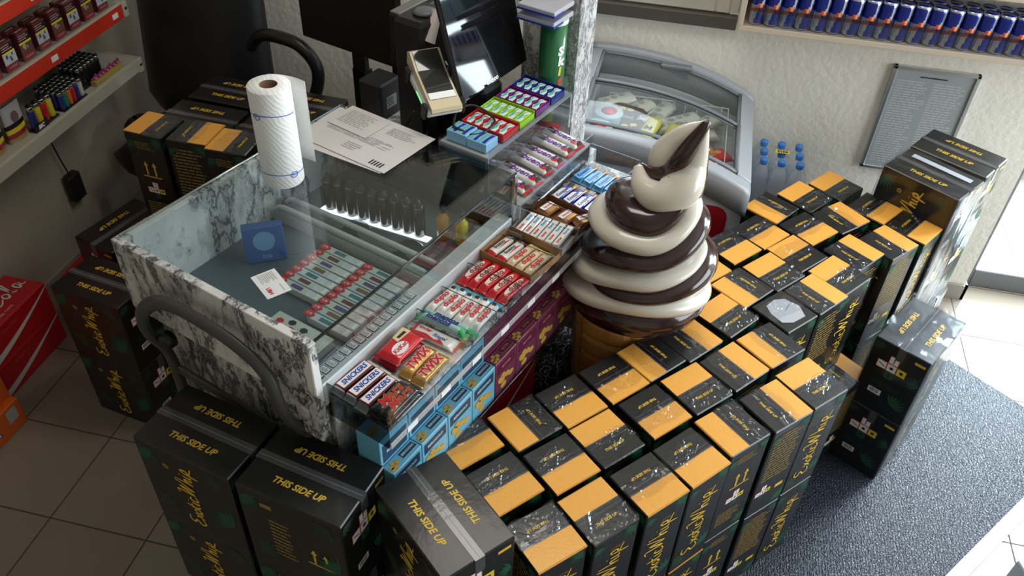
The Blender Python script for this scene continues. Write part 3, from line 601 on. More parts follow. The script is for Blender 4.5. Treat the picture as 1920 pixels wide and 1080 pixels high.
# kitchen roll
def kitchen_roll():
    x, y = C(-1.357, .0, 0)[:2]
    t = thing('kitchen_roll', 'white kitchen paper roll with blue trim standing on the glass top', 'paper roll', (-.915, 1.611, ZG + .0006))
    H_, Ro, Ri = .258, .05, .021
    m = M('embossed_paper', (.90, .895, .88), .8); n, l = nt(m)
    tc = n.new('ShaderNodeTexCoord'); wv = n.new('ShaderNodeTexWave'); wv.bands_direction = 'DIAGONAL'; wv.inputs['Scale'].default_value = 38; wv.inputs['Distortion'].default_value = 6; wv.inputs['Detail Scale'].default_value = .8; wv.inputs['Detail'].default_value = 1
    l.new(tc.outputs['Object'], wv.inputs['Vector']); bp = n.new('ShaderNodeBump'); bp.inputs['Strength'].default_value = .35; bp.inputs['Distance'].default_value = .0009
    l.new(wv.outputs[1], bp.inputs['Height']); l.new(bp.outputs[0], n['Principled BSDF'].inputs['Normal'])
    b = MB(); b.lathe([(Ri, .001), (Ro - .002, .0), (Ro, .003), (Ro, H_ - .003), (Ro - .002, H_), (Ri, H_)], 48, cap=False); b.build('paper', [m], t)
    b = MB(); b.lathe([(Ri - .001, .002), (Ri - .001, H_ - .001), (Ri + .0008, H_ - .0008)], 32, cap=False); o = b.build('core', [M('brown_cardboard', (.2, .105, .065), .8)], t); o['label'] = 'brown cardboard core'
    # loose sheet leaving the roll on the right
    b = MB(); vs = []; nn = 20; mm = 6
    for j in range(nn + 1):
        s = j / nn
        if s < .5: a = R(70) - s * 2 * R(70); px, py = (Ro + .002 + .004 * s) * math.cos(a), (Ro + .002 + .004 * s) * math.sin(a)
        else: q = (s - .5) * 2; px, py = Ro + .004 + .012 * math.sin(q * 1.4), -q * .035
        px, py = Ro * math.cos(R(120) - s * R(75)) + (.026 * s ** 1.6), Ro * math.sin(R(120) - s * R(75)) + .004 + .02 * s
        for k in range(mm + 1): vs.append((px, py, .034 + (H_ - .036) * k / mm - .012 * s))
    b.add(vs, [(j * (mm + 1) + k, (j + 1) * (mm + 1) + k, (j + 1) * (mm + 1) + k + 1, j * (mm + 1) + k + 1) for j in range(nn) for k in range(mm)], 0, True)
    o = b.build('loose_sheet', [m], t); o.modifiers.new('thick', 'SOLIDIFY').thickness = .0006
    bl = M('roll_blue_print', (.06, .16, .62), .6); gr = M('roll_green_print', (.12, .5, .45), .6)
    b = MB(); d0 = math.atan2(-1.611, .915)
    for z0, a0, sp, lg in ((.195, d0 - 1.4, 2.6, d0 - .85), (.035, d0 - 1.4, 2.8, d0 + .55)):
        n1 = 40; vs = []
        for i in range(n1 + 1):
            a = a0 + sp * i / n1; z = z0 + .005 * math.sin(i / n1 * PI * 1.3)
            for dz in (0, .0022): vs.append(((Ro + .0006) * math.cos(a), (Ro + .0006) * math.sin(a), z + dz))
        b.add(vs, [(2 * i, 2 * i + 2, 2 * i + 3, 2 * i + 1) for i in range(n1)], 0, True)
        vs = []
        for i in range(29):
            a = 2 * PI * i / 28
            for q in (.78, 1): ang = lg + .2 * q * math.cos(a); vs.append(((Ro + .0009) * math.cos(ang), (Ro + .0009) * math.sin(ang), z0 + .001 + .0085 * q * math.sin(a)))
        b.add(vs, [(2 * i, 2 * i + 1, 2 * i + 3, 2 * i + 2) for i in range(28)], 0)
        T = fr(((Ro + .0012) * math.cos(lg), (Ro + .0012) * math.sin(lg), z0 + .001), (-math.sin(lg), math.cos(lg), 0), (0, 0, 1)); b.ribbon(spline([(-.0065, -.001), (-.005, .003), (-.003, -.002), (-.001, .003), (.001, -.002), (.003, .003), (.006, -.001)], 3), .0012, T, 0)
    b.build('blue_trim', [bl, gr], t)
kitchen_roll()
# ---------------------------------------------------------------- sweets rack in front of the counter
TX0, TX1, TY0, TY1, TZ = -.950, -.786, .835, 1.975, 1.028
t = cthing('sweets_rack', 'long marble and acrylic sweets rack along the customer side of the counter', 'rack', TX0, TY0, 0)
w_ = TX1 - TX0; l_ = TY1 - TY0
MB().box(0, w_ - .004, 0, l_, 1.02, 1.028).box(0, .006, 0, l_, .74, 1.02).build('tray_board', [MARB], t)
o = MB().box(w_ - .004, w_, 0, l_, .984, 1.08).build('front_panel', [ACRY], t); o['label'] = 'clear acrylic front panel'
b = MB(); b.box(-.004, w_ - .004, -.004, 0, .965, 1.066); b.build('end_panel', [SMOKE], t)
MB().box(-.004, w_ - .004, l_, l_ + .004, .99, 1.085).build('far_end_panel', [ACRY], t)
b = MB(); b.box(w_, w_ + .002, -.004, l_, .966, .984, 0, .0005); rail = b.build('price_rail', [M('rail_white', (.50, .50, .50), .2, metal=.3)], t)
for k in range(9): MB().box(w_ + .002, w_ + .0035, .05 + k * .12, .085 + k * .12, .967, .983, 0, .0004).build('price_tag', [M('tag_white', (.75, .78, .82), .3)], rail)
MB().box(0, w_ + .0, .0, l_ - .1, .735, .744, 0, .001).box(w_ - .004, w_, 0, l_ - .1, .72, .76).build('lower_shelf', [ACRY], t)
wire = M('dark_wire', (.05, .05, .05), .3, metal=.7)
for y in (1.137, 1.235, 1.345, 1.49, 1.61, 1.685): b = MB(); b.tube([(.0, y - TY0, 1.03), (.0, y - TY0, 1.052), (w_ - .006, y - TY0, 1.052), (w_ - .006, y - TY0, 1.03)], .0012, 5); b.build('divider_wire', [wire], t)
# wrapped bars --------------------------------------------------
def wrapper(b, L, Wd, Hh, mi, ends=None, crimp=.012, seg=14, pw=3.2, flat_top=.0):
    nL = 18; vs = []; ms = []; fs = []
    for i in range(nL + 1):
        u = i / nL; x = -L / 2 + L * u; d = min(u, 1 - u) * L
        k = min(1, max(.0, (d - crimp * .6) / (crimp * 1.0))); k = math.sqrt(max(0, 1 - (1 - k) ** 2))
        hh = max(.0009, Hh / 2 * k); ww = Wd / 2 * (1 - .10 * k)
        for j in range(seg):
            a = 2 * PI * j / seg; c, s = math.cos(a), math.sin(a)
            vs.append((x, ww * math.copysign(abs(c) ** (2 / pw), c), Hh / 2 + hh * math.copysign(abs(s) ** (2 / pw), s) - (Hh / 2 - .001) * (1 - k) * .6))
    for i in range(nL):
        for j in range(seg):
            q = (j + 1) % seg; fs.append((i * seg + j, (i + 1) * seg + j, (i + 1) * seg + q, i * seg + q))
            u = (i + .5) / nL
            ms.append(ends(u, j / seg) if ends else mi)
    b.add(vs, fs, ms, True)
def stick(b, L, Wd, Hh, mi, ends=None): wrapper(b, L, Wd, Hh, mi, ends, .014, 14, 2.2)
CND = {}
def design(k):
    b = MB(); T = None
    top = lambda z: fr((0, 0, z), (1, 0, 0), (0, 1, 0))
    if k == 'peanut':
        wrapper(b, .118, .034, .019, 0, lambda u, v: 1 if u < .1 or u > .93 else 0)
        b.rect(top(.0196), -.044, .044, -.0125, .0125, 2).rect(top(.0198), -.0425, .0425, -.0112, .0112, 3); b.text('SNICKERS', .0185, top(.02), 4, .035, .25, sx=.88, sy=1.0); ms = [BROWN, WHITEW, REDW, WHITE, BLUE]
    elif k == 'nougat': wrapper(b, .112, .033, .018, 0); b.text('Mars', .034, top(.0186), 1, .035, .3).text('Mars', .034, top(.0189), 2, .008, .3); ms = [BLACKW, GOLDW, REDW]
    elif k == 'nougat_back': wrapper(b, .112, .033, .018, 0); lines(b, top(.0186), -.035, .03, -.009, .011, 5, 1); barcode(b, top(.0188), -.04, 0, .018, .018, 2, 3); ms = [BLACKW, GREY, WHITE, INK]
    elif k == 'wafer4': 
        wrapper(b, .108, .066, .012, 0, lambda u, v: 1 if u < .08 or u > .92 else 0); b.poly(top(.0127), [(.024 * math.cos(a * .4) - .012, .016 * math.sin(a * .4) - .008) for a in range(16)], 2); b.text('KitKat', .0165, fr((-.012, -.008, .013), (1, 0, 0), (0, 1, 0)), 3, .03, .2)
        b.poly(top(.0127), [(.0, .008), (.045, .004), (.045, .028), (.004, .026)], 4).poly(top(.013), [(.01, .012), (.036, .01), (.036, .018), (.01, .019)], 5); ms = [REDW, DRED, WHITE, RED, CREAM, BROWN]
    elif k == 'milkbar': wrapper(b, .125, .042, .012, 0, lambda u, v: 1 if u > .93 or u < .04 else 0); b.text('kinder', .013, fr((-.03, .006, .0128), (1, 0, 0), (0, 1, 0)), 2, .03).text('Riegel', .0145, fr((.012, .0, .0128), (1, 0, 0), (0, 1, 0)), 3, .02, .3); b.poly(top(.0127), [(-.055, -.017), (.035, -.017), (.02, -.007), (.005, -.013), (-.02, -.006), (-.055, -.011)], 1); ms = [WHITEW, REDW, RED, M('logo_blue', (.03, .2, .5), .4), BROWN]
    elif k == 'caramel': wrapper(b, .108, .034, .018, 0, lambda u, v: 0 if .1 < u < .9 else 2); b.text('TWIX', .028, top(.0186), 1, .05, .15, sx=.95).text('TWIX', .028, top(.0184), 3, .09, .15, sx=.95); ms = [GOLDW, REDW, M('golden_foil', (.6, .3, .08), .2, metal=.6), WHITE]
    elif k == 'mints': stick(b, .14, .023, .022, 0, lambda u, v: 1 if u > .84 or u < .03 else 0); b.text('mentos', .0215, fr((-.012, .0, .0226), (1, 0, 0), (0, 1, 0)), 2, .045, .1); ms = [M('mint_foil', (.32, .52, .50), .2, coat=.6), GREEN, M('mint_navy', (.01, .02, .16), .4)]
    elif k == 'duplo_blue': stick(b, .118, .026, .017, 0, lambda u, v: 1 if u > .86 or u < .08 else 0); b.text('duplo', .022, fr((-.008, 0, .0176), (1, 0, 0), (0, 1, 0)), 2, .03, .1); b.poly(top(.0177), [(.035, -.006), (.045, -.004), (.043, .006), (.034, .005)], 3); ms = [WHITEW, M('teal_print', (.05, .4, .55), .3, coat=.5), RED, BROWN]
    elif k == 'duplo_red': stick(b, .122, .029, .018, 0, lambda u, v: 0); b.poly(top(.0184), [(.038 * math.cos(a * .4) - .004, .0085 * math.sin(a * .4)) for a in range(16)], 1); b.text('duplo', .0215, top(.0187), 2, .03, .1); ms = [REDW, M('cream_flash', (.8, .68, .55), .35), M('maroon_print', (.30, .01, .02), .4)]
    elif k == 'duplo_white': stick(b, .115, .026, .017, 0); b.text('duplo', .022, fr((-.008, 0, .0176), (1, 0, 0), (0, 1, 0)), 1, .03, .1); b.poly(top(.0178), [(.038 + .006 * math.cos(a), .006 * math.sin(a)) for a in (0, 1, 2, 3, 4, 5)], 2); ms = [CREAM, RED, GOLD]
    elif k == 'bueno_small': stick(b, .118, .031, .018, 0, lambda u, v: 1 if u > .8 else (2 if u < .16 else 0)); b.text('bueno', .0165, fr((-.008, .002, .0186), (1, 0, 0), (0, 1, 0)), 3, .02, .1); b.poly(top(.0186), [(-.03, -.008), (.03, -.0085), (.01, -.004), (-.01, -.006)], 2); ms = [WHITEW, BROWN, REDW, INK]
    elif k == 'bueno': wrapper(b, .145, .043, .02, 0, lambda u, v: 1 if u > .92 or (u < .2 and v < .2) else (2 if u < .12 or (u > .8 and v < .25) else 0)); b.text('kinder', .007, fr((-.014, .011, .0206), (1, 0, 0), (0, 1, 0)), 3, .02).text('bueno', .03, fr((.012, -.001, .0206), (1, 0, 0), (0, 1, 0)), 4, .03, .1); b.poly(top(.0205), [(-.055, -.008), (-.02, -.013), (-.025, .006), (-.05, .01)], 2).poly(top(.0207), [(.04, -.014), (.06, -.014), (.056, .0), (.046, -.004)], 1); ms = [WHITEW, REDW, BROWN, RED, M('logo_violet', (.12, .03, .30), .4)]
    elif k == 'slim': b.box(-.047, .047, -.0095, .0095, 0, .011, 0, .002); b.text('Riegel', .0115, fr((.018, 0, .0113), (1, 0, 0), (0, 1, 0)), 1, .04, .2).text('kinder', .0105, fr((-.024, 0, .0113), (1, 0, 0), (0, 1, 0)), 2, .04); ms = [WHITEW, M('slim_blue', (.03, .3, .6), .4), RED]
    elif k == 'nut': wrapper(b, .072, .046, .017, 0, lambda u, v: 0 if .2 < u < .85 else 1); b.rect(top(.0176), -.024, .02, -.005, .012, 2); b.text('hanuta', .0105, fr((-.002, .0035, .0179), (1, 0, 0), (0, 1, 0)), 3, .03, .1); b.poly(top(.0177), [(-.02, -.02), (.02, -.02), (.015, -.008), (-.018, -.01)], 4); ms = [M('nut_brown', (.42, .2, .08), .25, coat=.5), M('nut_dark', (.28, .12, .05), .25, coat=.5), WHITE, RED, GOLDW]
    elif k in ('wafer_sky', 'wafer_navy'): wrapper(b, .104, .033, .02, 0, lambda u, v: 1 if u > .72 else 0); b.poly(top(.0205), [(-.05, -.012), (.02, -.012), (.0, .012), (-.045, .012)], 2); b.text('Knoppers', .0165, fr((-.012, -.001, .0208), (1, 0, 0), (0, 1, 0)), 3, .035, .15, sx=.9); b.poly(top(.0209), [(-.012, -.013), (-.004, -.013), (-.006, -.007)], 5); b.poly(top(.0207), [(.022, -.009), (.042, -.008), (.04, .009), (.024, .008)], 4); ms = [SKYW if k == 'wafer_sky' else BLUEW, M('wafer_tan', (.55, .25, .09), .3, coat=.4), LBLUE if k == 'wafer_sky' else WHITEW, BLUE, BROWN, RED]
    o = b.build('sweets_bar', ms); COL.objects.unlink(o); return o
def sweet(k, name, label, X, Y, ang, z=TZ, tilt=(0, 0), group=None):
    if k not in CND: CND[k] = design(k)
    o = CND[k].copy(); COL.objects.link(o); o.name = name; o.location = C(X, Y, z); o.rotation_euler = (R(tilt[0]), R(tilt[1]), -W + R(ang)); tag(o, label, 'sweets', group)
def rowof(k, name, noun, spots, z=TZ, group=None, dir_='from the counter side', tilt=(0, 0), extra=''):
    n = len(spots)
    for i, s in enumerate(spots):
        sweet(k, name, '%s, %s %s%s' % (noun, ORDL[i] if i < n - 1 else 'last', dir_, extra), s[0], s[1], s[2], z + (s[3] if len(s) > 3 else 0), tilt, group)
rowof('peanut', 'chocolate_bar', 'brown bar with blue lettering on a red-edged white panel', [(-.935, .898, 87), (-.900, .897, 87), (-.865, .893, 88)], group='peanut bars')
rowof('nougat', 'chocolate_bar', 'black bar with red script lettering', [(-.831, .892, 92, .004), (-.803, .89, 91, .014)], group='nougat bars')
sweet('nougat_back', 'chocolate_bar', 'black bar lying with its barcode side up at the near corner of the rack', -.803, .895, 91, TZ - .004)
rowof('wafer4', 'wafer_bar', 'red wide wafer pack with a white oval', [(-.905, 1.02, 92, .018)], dir_='and only one'); sweet('wafer4', 'wafer_bar', 'red wide wafer pack lying under the one with the same white oval', -.91, 1.017, 88, TZ)
sweet('milkbar', 'chocolate_bar', 'flat white and red chocolate bar lying beside the green mint rolls', -.868, 1.098, 2, TZ + .002)
rowof('caramel', 'chocolate_bar', 'golden bar with big red capitals', [(-.851, 1.012, 93, .002), (-.814, 1.01, 92, .002)], group='caramel bars')
rowof('mints', 'mint_roll', 'green mint roll with navy lettering', [(-.868, 1.128, 2, .012), (-.862, 1.152, 1, .0)], dir_='towards the near end', group='mint rolls')
rowof('duplo_blue', 'chocolate_bar', 'white stick bar with blue ends', [(-.932, 1.245 - .03, 86), (-.908, 1.22, 88), (-.884, 1.215, 88), (-.860, 1.218, 92), (-.836, 1.22, 94, .004), (-.811, 1.218, 91, .004)], group='blue-ended stick bars')
rowof('duplo_red', 'chocolate_bar', 'red stick bar with a cream flash', [(-.926, 1.345, 86), (-.896, 1.345, 84, .002), (-.866, 1.345, 84, .004), (-.837, 1.34, 84, .004), (-.809, 1.342, 86, .002)], group='red stick bars')
rowof('bueno_small', 'chocolate_bar', 'white bar with brown and red ends in open brown carton', [(-.927, 1.463, 85, .004), (-.893, 1.46, 85, .004)], group='brown-ended bars in carton')
rowof('duplo_white', 'chocolate_bar', 'cream stick bar in open brown carton', [(-.864, 1.46, 84, .004), (-.837, 1.456, 84, .004), (-.811, 1.455, 86, .004)], group='cream stick bars')
rowof('slim', 'milk_chocolate_finger', 'slim white finger with blue lettering', [(-.925 + i * .0225, 1.575 + .001 * i, 94, .014) for i in range(6)], group='slim white fingers')
rowof('nut', 'hazelnut_wafer', 'brown hazelnut wafer with a white name strip', [(-.912, 1.672, 82, .006), (-.852, 1.668, 82, .006), (-.805, 1.69, 60, .004)], group='hazelnut wafers')
rowof('wafer_navy', 'milk_wafer', 'dark blue wafer bar in the nearer row of four', [(-.918, 1.772, 85), (-.883, 1.772, 86), (-.849, 1.768, 88), (-.815, 1.768, 88)], group='dark blue wafer bars')
rowof('wafer_sky', 'milk_wafer', 'light blue wafer bar in the farther row of four', [(-.918, 1.893, 84), (-.883, 1.889, 85), (-.849, 1.886, 87), (-.815, 1.884, 87)], group='light blue wafer bars')
def tray(name, label, X, Y, lx, ly, h, z, mat, rz=0):
    b = MB(); b.box(-lx / 2, lx / 2, -ly / 2, ly / 2, 0, .0012); b.box(-lx / 2, lx / 2, -ly / 2, -ly / 2 + .0012, .0012, h).box(-lx / 2, lx / 2, ly / 2 - .0012, ly / 2, .0012, h * 1.1).box(-lx / 2, -lx / 2 + .0012, -ly / 2, ly / 2, .0012, h).box(lx / 2 - .0012, lx / 2, -ly / 2, ly / 2, .0012, h * .7)
    return tag(b.build(name, [mat], None, C(X, Y, z), -W + R(rz)), label, 'tray')
kraft = M('kraft_brown', (.36, .2, .09), .6)
tray('display_carton', 'open brown carton holding stick bars in the middle of the sweets rack', -.868, 1.457, .16, .128, .03, TZ - .0, kraft, -4)
tray('display_carton', 'open white carton holding the slim white fingers', -.868, 1.575, .158, .1, .022, TZ, M('white_carton', (.5, .45, .42), .5), 4)
tray('display_carton', 'open brown carton holding the hazelnut wafers', -.868, 1.67, .158, .084, .024, TZ, M('carton_chestnut', (.2, .09, .04), .5), -5)
# upper acrylic step with the big white and red bars
t = cthing('acrylic_step', 'raised clear acrylic step beyond the glass case, holding white and brown bars', 'shelf', -1.1, 1.575, 0)
MB().box(0, .155, 0, .385, 1.088, 1.094).box(0, .155, 0, .004, 1.035, 1.088).box(0, .155, .38, .385, 1.035, 1.088).build('step_board', [M('board_white', (.5, .5, .5), .3)], t)
MB().box(.155, .159, -.04, .39, 1.05, 1.125).build('front_panel', [ACRY], t)
rowof('bueno', 'cream_wafer_bar', 'big white bar with brown and red ends across the acrylic step', [(-1.025, 1.925 - i * .058, -6 + (i % 3) * 2, .006 * (i % 2)) for i in range(6)], z=1.0945, dir_='from wall end', group='cream wafer bars', tilt=(0, 4))
# gum boxes on their tilted stand
t = cthing('gum_stand', 'clear acrylic stand carrying the open chewing gum boxes', 'stand', -1.20, 1.58, 0)
MB().box(0, .155, -.01, .43, 1.2, 1.205).box(0, .155, -.01, -.006, 1.094, 1.2).box(.0, .155, .42, .43, 1.094, 1.2).box(0, .004, 0, .42, 1.036, 1.2).build('stand_board', [M('stand_grey', (.35, .36, .37), .3)], t)
MB().box(.155, .159, -.01, .43, 1.125, 1.225).build('front_panel', [ACRY], t)
GM = {}
def gum(label, X, Y, cols, nm):
    t = cthing('gum_box', label, 'gum', X, Y, 1.2065, 0, 'open chewing gum boxes')
    m0 = M('gum_' + nm, cols, .3, coat=.5); b = MB(); lx, ly = .136, .076
    b.box(-lx / 2, lx / 2, -ly / 2, ly / 2, 0, .004, 0).box(-lx / 2, lx / 2, -ly / 2, -ly / 2 + .002, 0, .026).box(-lx / 2, lx / 2, ly / 2 - .002, ly / 2, 0, .028).box(lx / 2 - .002, lx / 2, -ly / 2, ly / 2, 0, .02).box(-lx / 2, -lx / 2 + .002, -ly / 2, ly / 2, 0, .026); b.build('carton', [m0], t)
    for i in range(5):
        if nm not in GM:
            b = MB(); b.box(-.0118, .0118, -.034, .034, 0, .016, 0, .0012); T = fr((0, 0, .0164), (1, 0, 0), (0, 1, 0))
            b.poly(T, [(-.0105, -.012), (-.002, -.029), (.0105, -.029), (.0105, -.012), (.002, .006), (.0105, .02), (.0105, .028), (-.006, .03), (-.0105, .022), (-.003, .004)], 1); b.poly(T, [(-.006, -.02), (.0, -.024), (.004, -.006), (-.003, .018), (.002, .024), (-.006, .024)], 2, .0003)
            GM[nm] = b.build('gum_packet', [m0, M('gum_white', (.7, .8, .78), .35), M('gum_teal', (.12, .45, .38), .35)], t); q = GM[nm]
        else: q = GM[nm].copy(); COL.objects.link(q); q.parent = t
        q.location = (-.053 + i * .0262, 0, .006)
for i, (nm, c, nn) in enumerate((('red', (.55, .02, .03), 'red'), ('lime', (.32, .6, .02), 'lime green'), ('purple', (.16, .01, .16), 'purple'), ('navy', (.01, .03, .22), 'dark blue'))): gum(nn + ' chewing gum box, five packets showing, on the acrylic stand', -1.122, 1.69 + i * .083, c, nm)
for i in range(2):
    t = cthing('gum_box', ['nearer', 'farther'][i] + ' of the two light blue gum boxes behind the card reader stand', 'gum', -1.158 + i * .065, 1.612, 1.2065, 0, 'light blue gum boxes')
    b = MB(); b.box(-.031, .031, -.028, .028, 0, .03 - .004 * i, 0, .001); T = fr((0, 0, .0304 - .004 * i), (1, 0, 0), (0, 1, 0))
    for k in range(4): b.poly(T, [(-.028 + k * .014, -.024), (-.018 + k * .014, -.024), (-.02 + k * .014, .0), (-.016 + k * .014, .024), (-.026 + k * .014, .024), (-.028 + k * .014, .0)], 1 + k % 2)
    b.build('carton', [M('gum_sky', (.25, .5, .75), .3, coat=.5), M('gum_teal', (.12, .45, .38), .35), BLUE], t)
# snack boxes under the tray: four blue ones then purple ones, in two tiers
SB = {}
def snack(kind, tier, i, n):
    k = (kind, tier)
    if k not in SB:
        body, dark, pale = (M('snack_blue', (.14, .42, .58), .4, coat=.3), M('snack_navy', (.02, .05, .1), .4), (.5, .68, .72)) if kind == 'blue' else (M('snack_purple', (.16, .035, .07), .4, coat=.3), M('snack_plum', (.12, .01, .04), .4), (.4, .22, .2))
        h = .205 if tier == 'upper' else .121; d = .066 if tier == 'upper' else .0335; w = .0985; b = MB(); b.box(-d / 2, d / 2, -w / 2, w / 2, 0, h, 0, .0015)
        T = fr((d / 2 + .0006, 0, 0), (0, 1, 0), (0, 0, 1)); pal = M('snack_print_' + kind, pale, .4); fo = M('snack_cracker', (.55, .33, .06), .4)
        b.rect(T, -w * .42, w * .42, h * .62, h * .9, 1); b.text('BERGGOLD' if kind == 'blue' else 'BUTTER', .011, fr((d / 2 + .0009, 0, h * .76), (0, 1, 0), (0, 0, 1)), 2, .03)
        rr = random.Random(3)
        for q in range(9): x, y, r = rr.uniform(-.03, .035), rr.uniform(.02, h * .5), rr.uniform(.008, .015); b.poly(T, [(x + r * math.cos(a * .9), y + r * .8 * math.sin(a * .9)) for a in range(7)], 3, .0002 * (q % 4) + .0002)
        T = fr((0, 0, h + .0006), (0, 1, 0), (-1, 0, 0)); b.rect(T, -.002, w * .46, -.007, .011, 1).rect(T, -.003, w * .47, -.008, .012, 2, -.0002); b.text('BERGGOLD' if kind == 'blue' else 'BUTTER', .008, fr((0, w * .22, h + .001), (0, 1, 0), (-1, 0, 0)) @ Matrix.Translation((0, .002, 0)), 2, .03)
        for q in range(5): x, y, r = -.038 + .010 * (q % 3), -.008 + .007 * (q // 2), .006; b.poly(T, [(x + r * math.cos(a * .9), y + r * math.sin(a * .9)) for a in range(7)], 3, .0002 * (q % 3))
        SB[k] = b.build('snack_box', [body, dark, pal, fo]); COL.objects.unlink(SB[k])
    o = SB[k].copy(); COL.objects.link(o); X = -.8595 if tier == 'upper' else -.8085
    o.location = C(X, .888 + i * .1, .7445); o.rotation_euler = (0, 0, -W + R(random.uniform(-.5, .5)))
    tag(o, '%s cracker box under the sweets tray, %s from the near end, %s tier' % (['blue', 'purple'][kind != 'blue'], ORDL[n], tier), 'snack box', 'cracker boxes under the tray')
for i in range(9):
    for tier in ('upper', 'lower'): snack('blue' if i < 4 else 'purple', tier, i, i)
# things on the floor under the rack: red drinks cartons, patterned bag
def cola_carton(label, loc, rz, L, D, H_, group='red drinks cartons', txt=True, parentless=True):
    b = MB(); b.box(-L / 2, L / 2, -D / 2, D / 2, 0, H_, 0, .003)
    T = fr((0, -D / 2 - .0006, 0), (1, 0, 0), (0, 0, 1)); n = 20
    up = [(-L / 2 + .002 + (L - .004) * i / n, H_ * (.12 + .78 * (i / n) ** 1.7) + .024 * math.sin(PI * i / n) * .2) for i in range(n + 1)]
    wd = [.028 * (1 - i / n) ** .8 + .004 for i in range(n + 1)]
    for i in range(n): b.quad((up[i][0], up[i][1] - wd[i] * .5, 0), (up[i + 1][0], up[i + 1][1] - wd[i + 1] * .5, 0), (up[i + 1][0], min(H_ - .002, up[i + 1][1] + wd[i + 1] * .5), 0), (up[i][0], up[i][1] + wd[i] * .5, 0), 1, T)
    b.text('ORIGINAL TASTE', .011, fr((-.02, -D / 2 - .001, H_ * .78), (1, 0, 0), (0, 0, 1)), 2)
    T = fr((0, 0, H_ + .0006), (1, 0, 0), (0, 1, 0)); strokes(b, CCS, T, L * .19, L * .022, 1, 0, 2.6, .3); b.text('ORIGINAL TASTE', .014, fr((0, -D * .33, H_ + .0006), (1, 0, 0), (0, 1, 0)), 1)
    b.rect(T, -L * .42, L * .42, -D * .46, -D * .45, 2)
    o = b.build('drinks_carton', [M('cola_red', (.50, .008, .014), .32, coat=.35), M('cola_white', (.68, .66, .62), .4), M('cola_pink', (.5, .16, .15), .4)], None, loc, rz)
    return tag(o, label, 'drinks carton', group)
for k in range(4):
    x, y, _ = C(-.894, 1.33, 0); cola_carton('%s red drinks carton in the stack under the sweets rack' % ['bottom', 'second lowest', 'third', 'topmost'][k], (x, y, k * .1608), R(90) - W, .38, .12, .16, 'red drinks cartons under the rack')
cola_carton('lower red drinks carton in the near left stack by the wall', (-2.262, 1.775, 0), R(90), .385, .17, .14)
cola_carton('upper red drinks carton with white script lid in the near left stack by the wall', (-2.262, 1.775, .1408), R(90), .385, .17, .14)
cola_carton('lower red drinks carton behind the black stack left of the counter', (-2.05, 2.22, 0), R(90), .40, .19, .14)
cola_carton('upper red drinks carton behind the black stack left of the counter', (-2.05, 2.22, .1408), R(90), .40, .19, .14)
def orange_pack(label, loc, rz):
    b = MB(); b.box(-.2, .2, -.10, .10, 0, .12, 0, .004)
    for T in (fr((0, -.1006, .06), (1, 0, 0), (0, 0, 1)), fr((0, 0, .1206), (1, 0, 0), (0, 1, 0))):
        b.text('FANTA', .05, T, 1, .05, .25).text('FANTA', .05, T @ Matrix.Translation((.004, -.003, -.0002)), 2, .06, .25)
    T = fr((0, -.101, 0), (1, 0, 0), (0, 0, 1)); b.rect(T, .13, .175, .05, .105, 3)
    return tag(b.build('drinks_carton', [M('orange_card', (.62, .10, .01), .35, coat=.3), WHITE, BLUE, GREY], None, loc, rz), label, 'drinks carton', 'orange drinks cartons')
for k in range(2): orange_pack(['lower', 'upper'][k] + ' orange drinks carton at the left edge beside the red ones', (-2.16 - .02 * k, 1.365, k * .1208), R(88 + 3 * k))
# dark patterned bag between rack and figure
b = MB(); rr = random.Random(8); n1, n2 = 26, 16; vs = []
for j in range(n2 + 1):
    for i in range(n1):
        a = 2 * PI * i / n1; v = j / n2; r = (.20 - .05 * v) * (1 + .10 * math.sin(3 * a + 5 * v) + .06 * math.sin(7 * a - 9 * v)) * (1 - .9 * max(0, v - .85) / .15)
        vs.append((r * .36 * math.cos(a), r * .82 * math.sin(a), .50 * min(v / .86, 1) + .02 * math.sin(4 * a)))
b.add([(x, y, max(0, z)) for x, y, z in vs], [(j * n1 + i, j * n1 + (i + 1) % n1, (j + 1) * n1 + (i + 1) % n1, (j + 1) * n1 + i) for j in range(n2) for i in range(n1)], 0, True)
fm_ = M('feather_print_cloth', (.02, .02, .022), .75); n, l = nt(fm_); tc = n.new('ShaderNodeTexCoord'); vw = n.new('ShaderNodeTexWave'); vw.inputs['Scale'].default_value = 14; vw.inputs['Distortion'].default_value = 22; vw.inputs['Detail'].default_value = 1.5; vw.inputs['Detail Scale'].default_value = 1.6
l.new(tc.outputs['Object'], vw.inputs['Vector']); rp = ramp(n, [(.86, (.012, .012, .014)), (.95, (.33, .34, .35))]); l.new(vw.outputs[1], rp.inputs[0]); l.new(rp.outputs[0], n['Principled BSDF'].inputs['Base Color'])
o = b.build('cloth_bag', [fm_], None, C(-.875, 1.70, 0), -W); tag(o, 'dark feather-patterned cloth bag standing between the rack and the ice cream figure', 'bag')
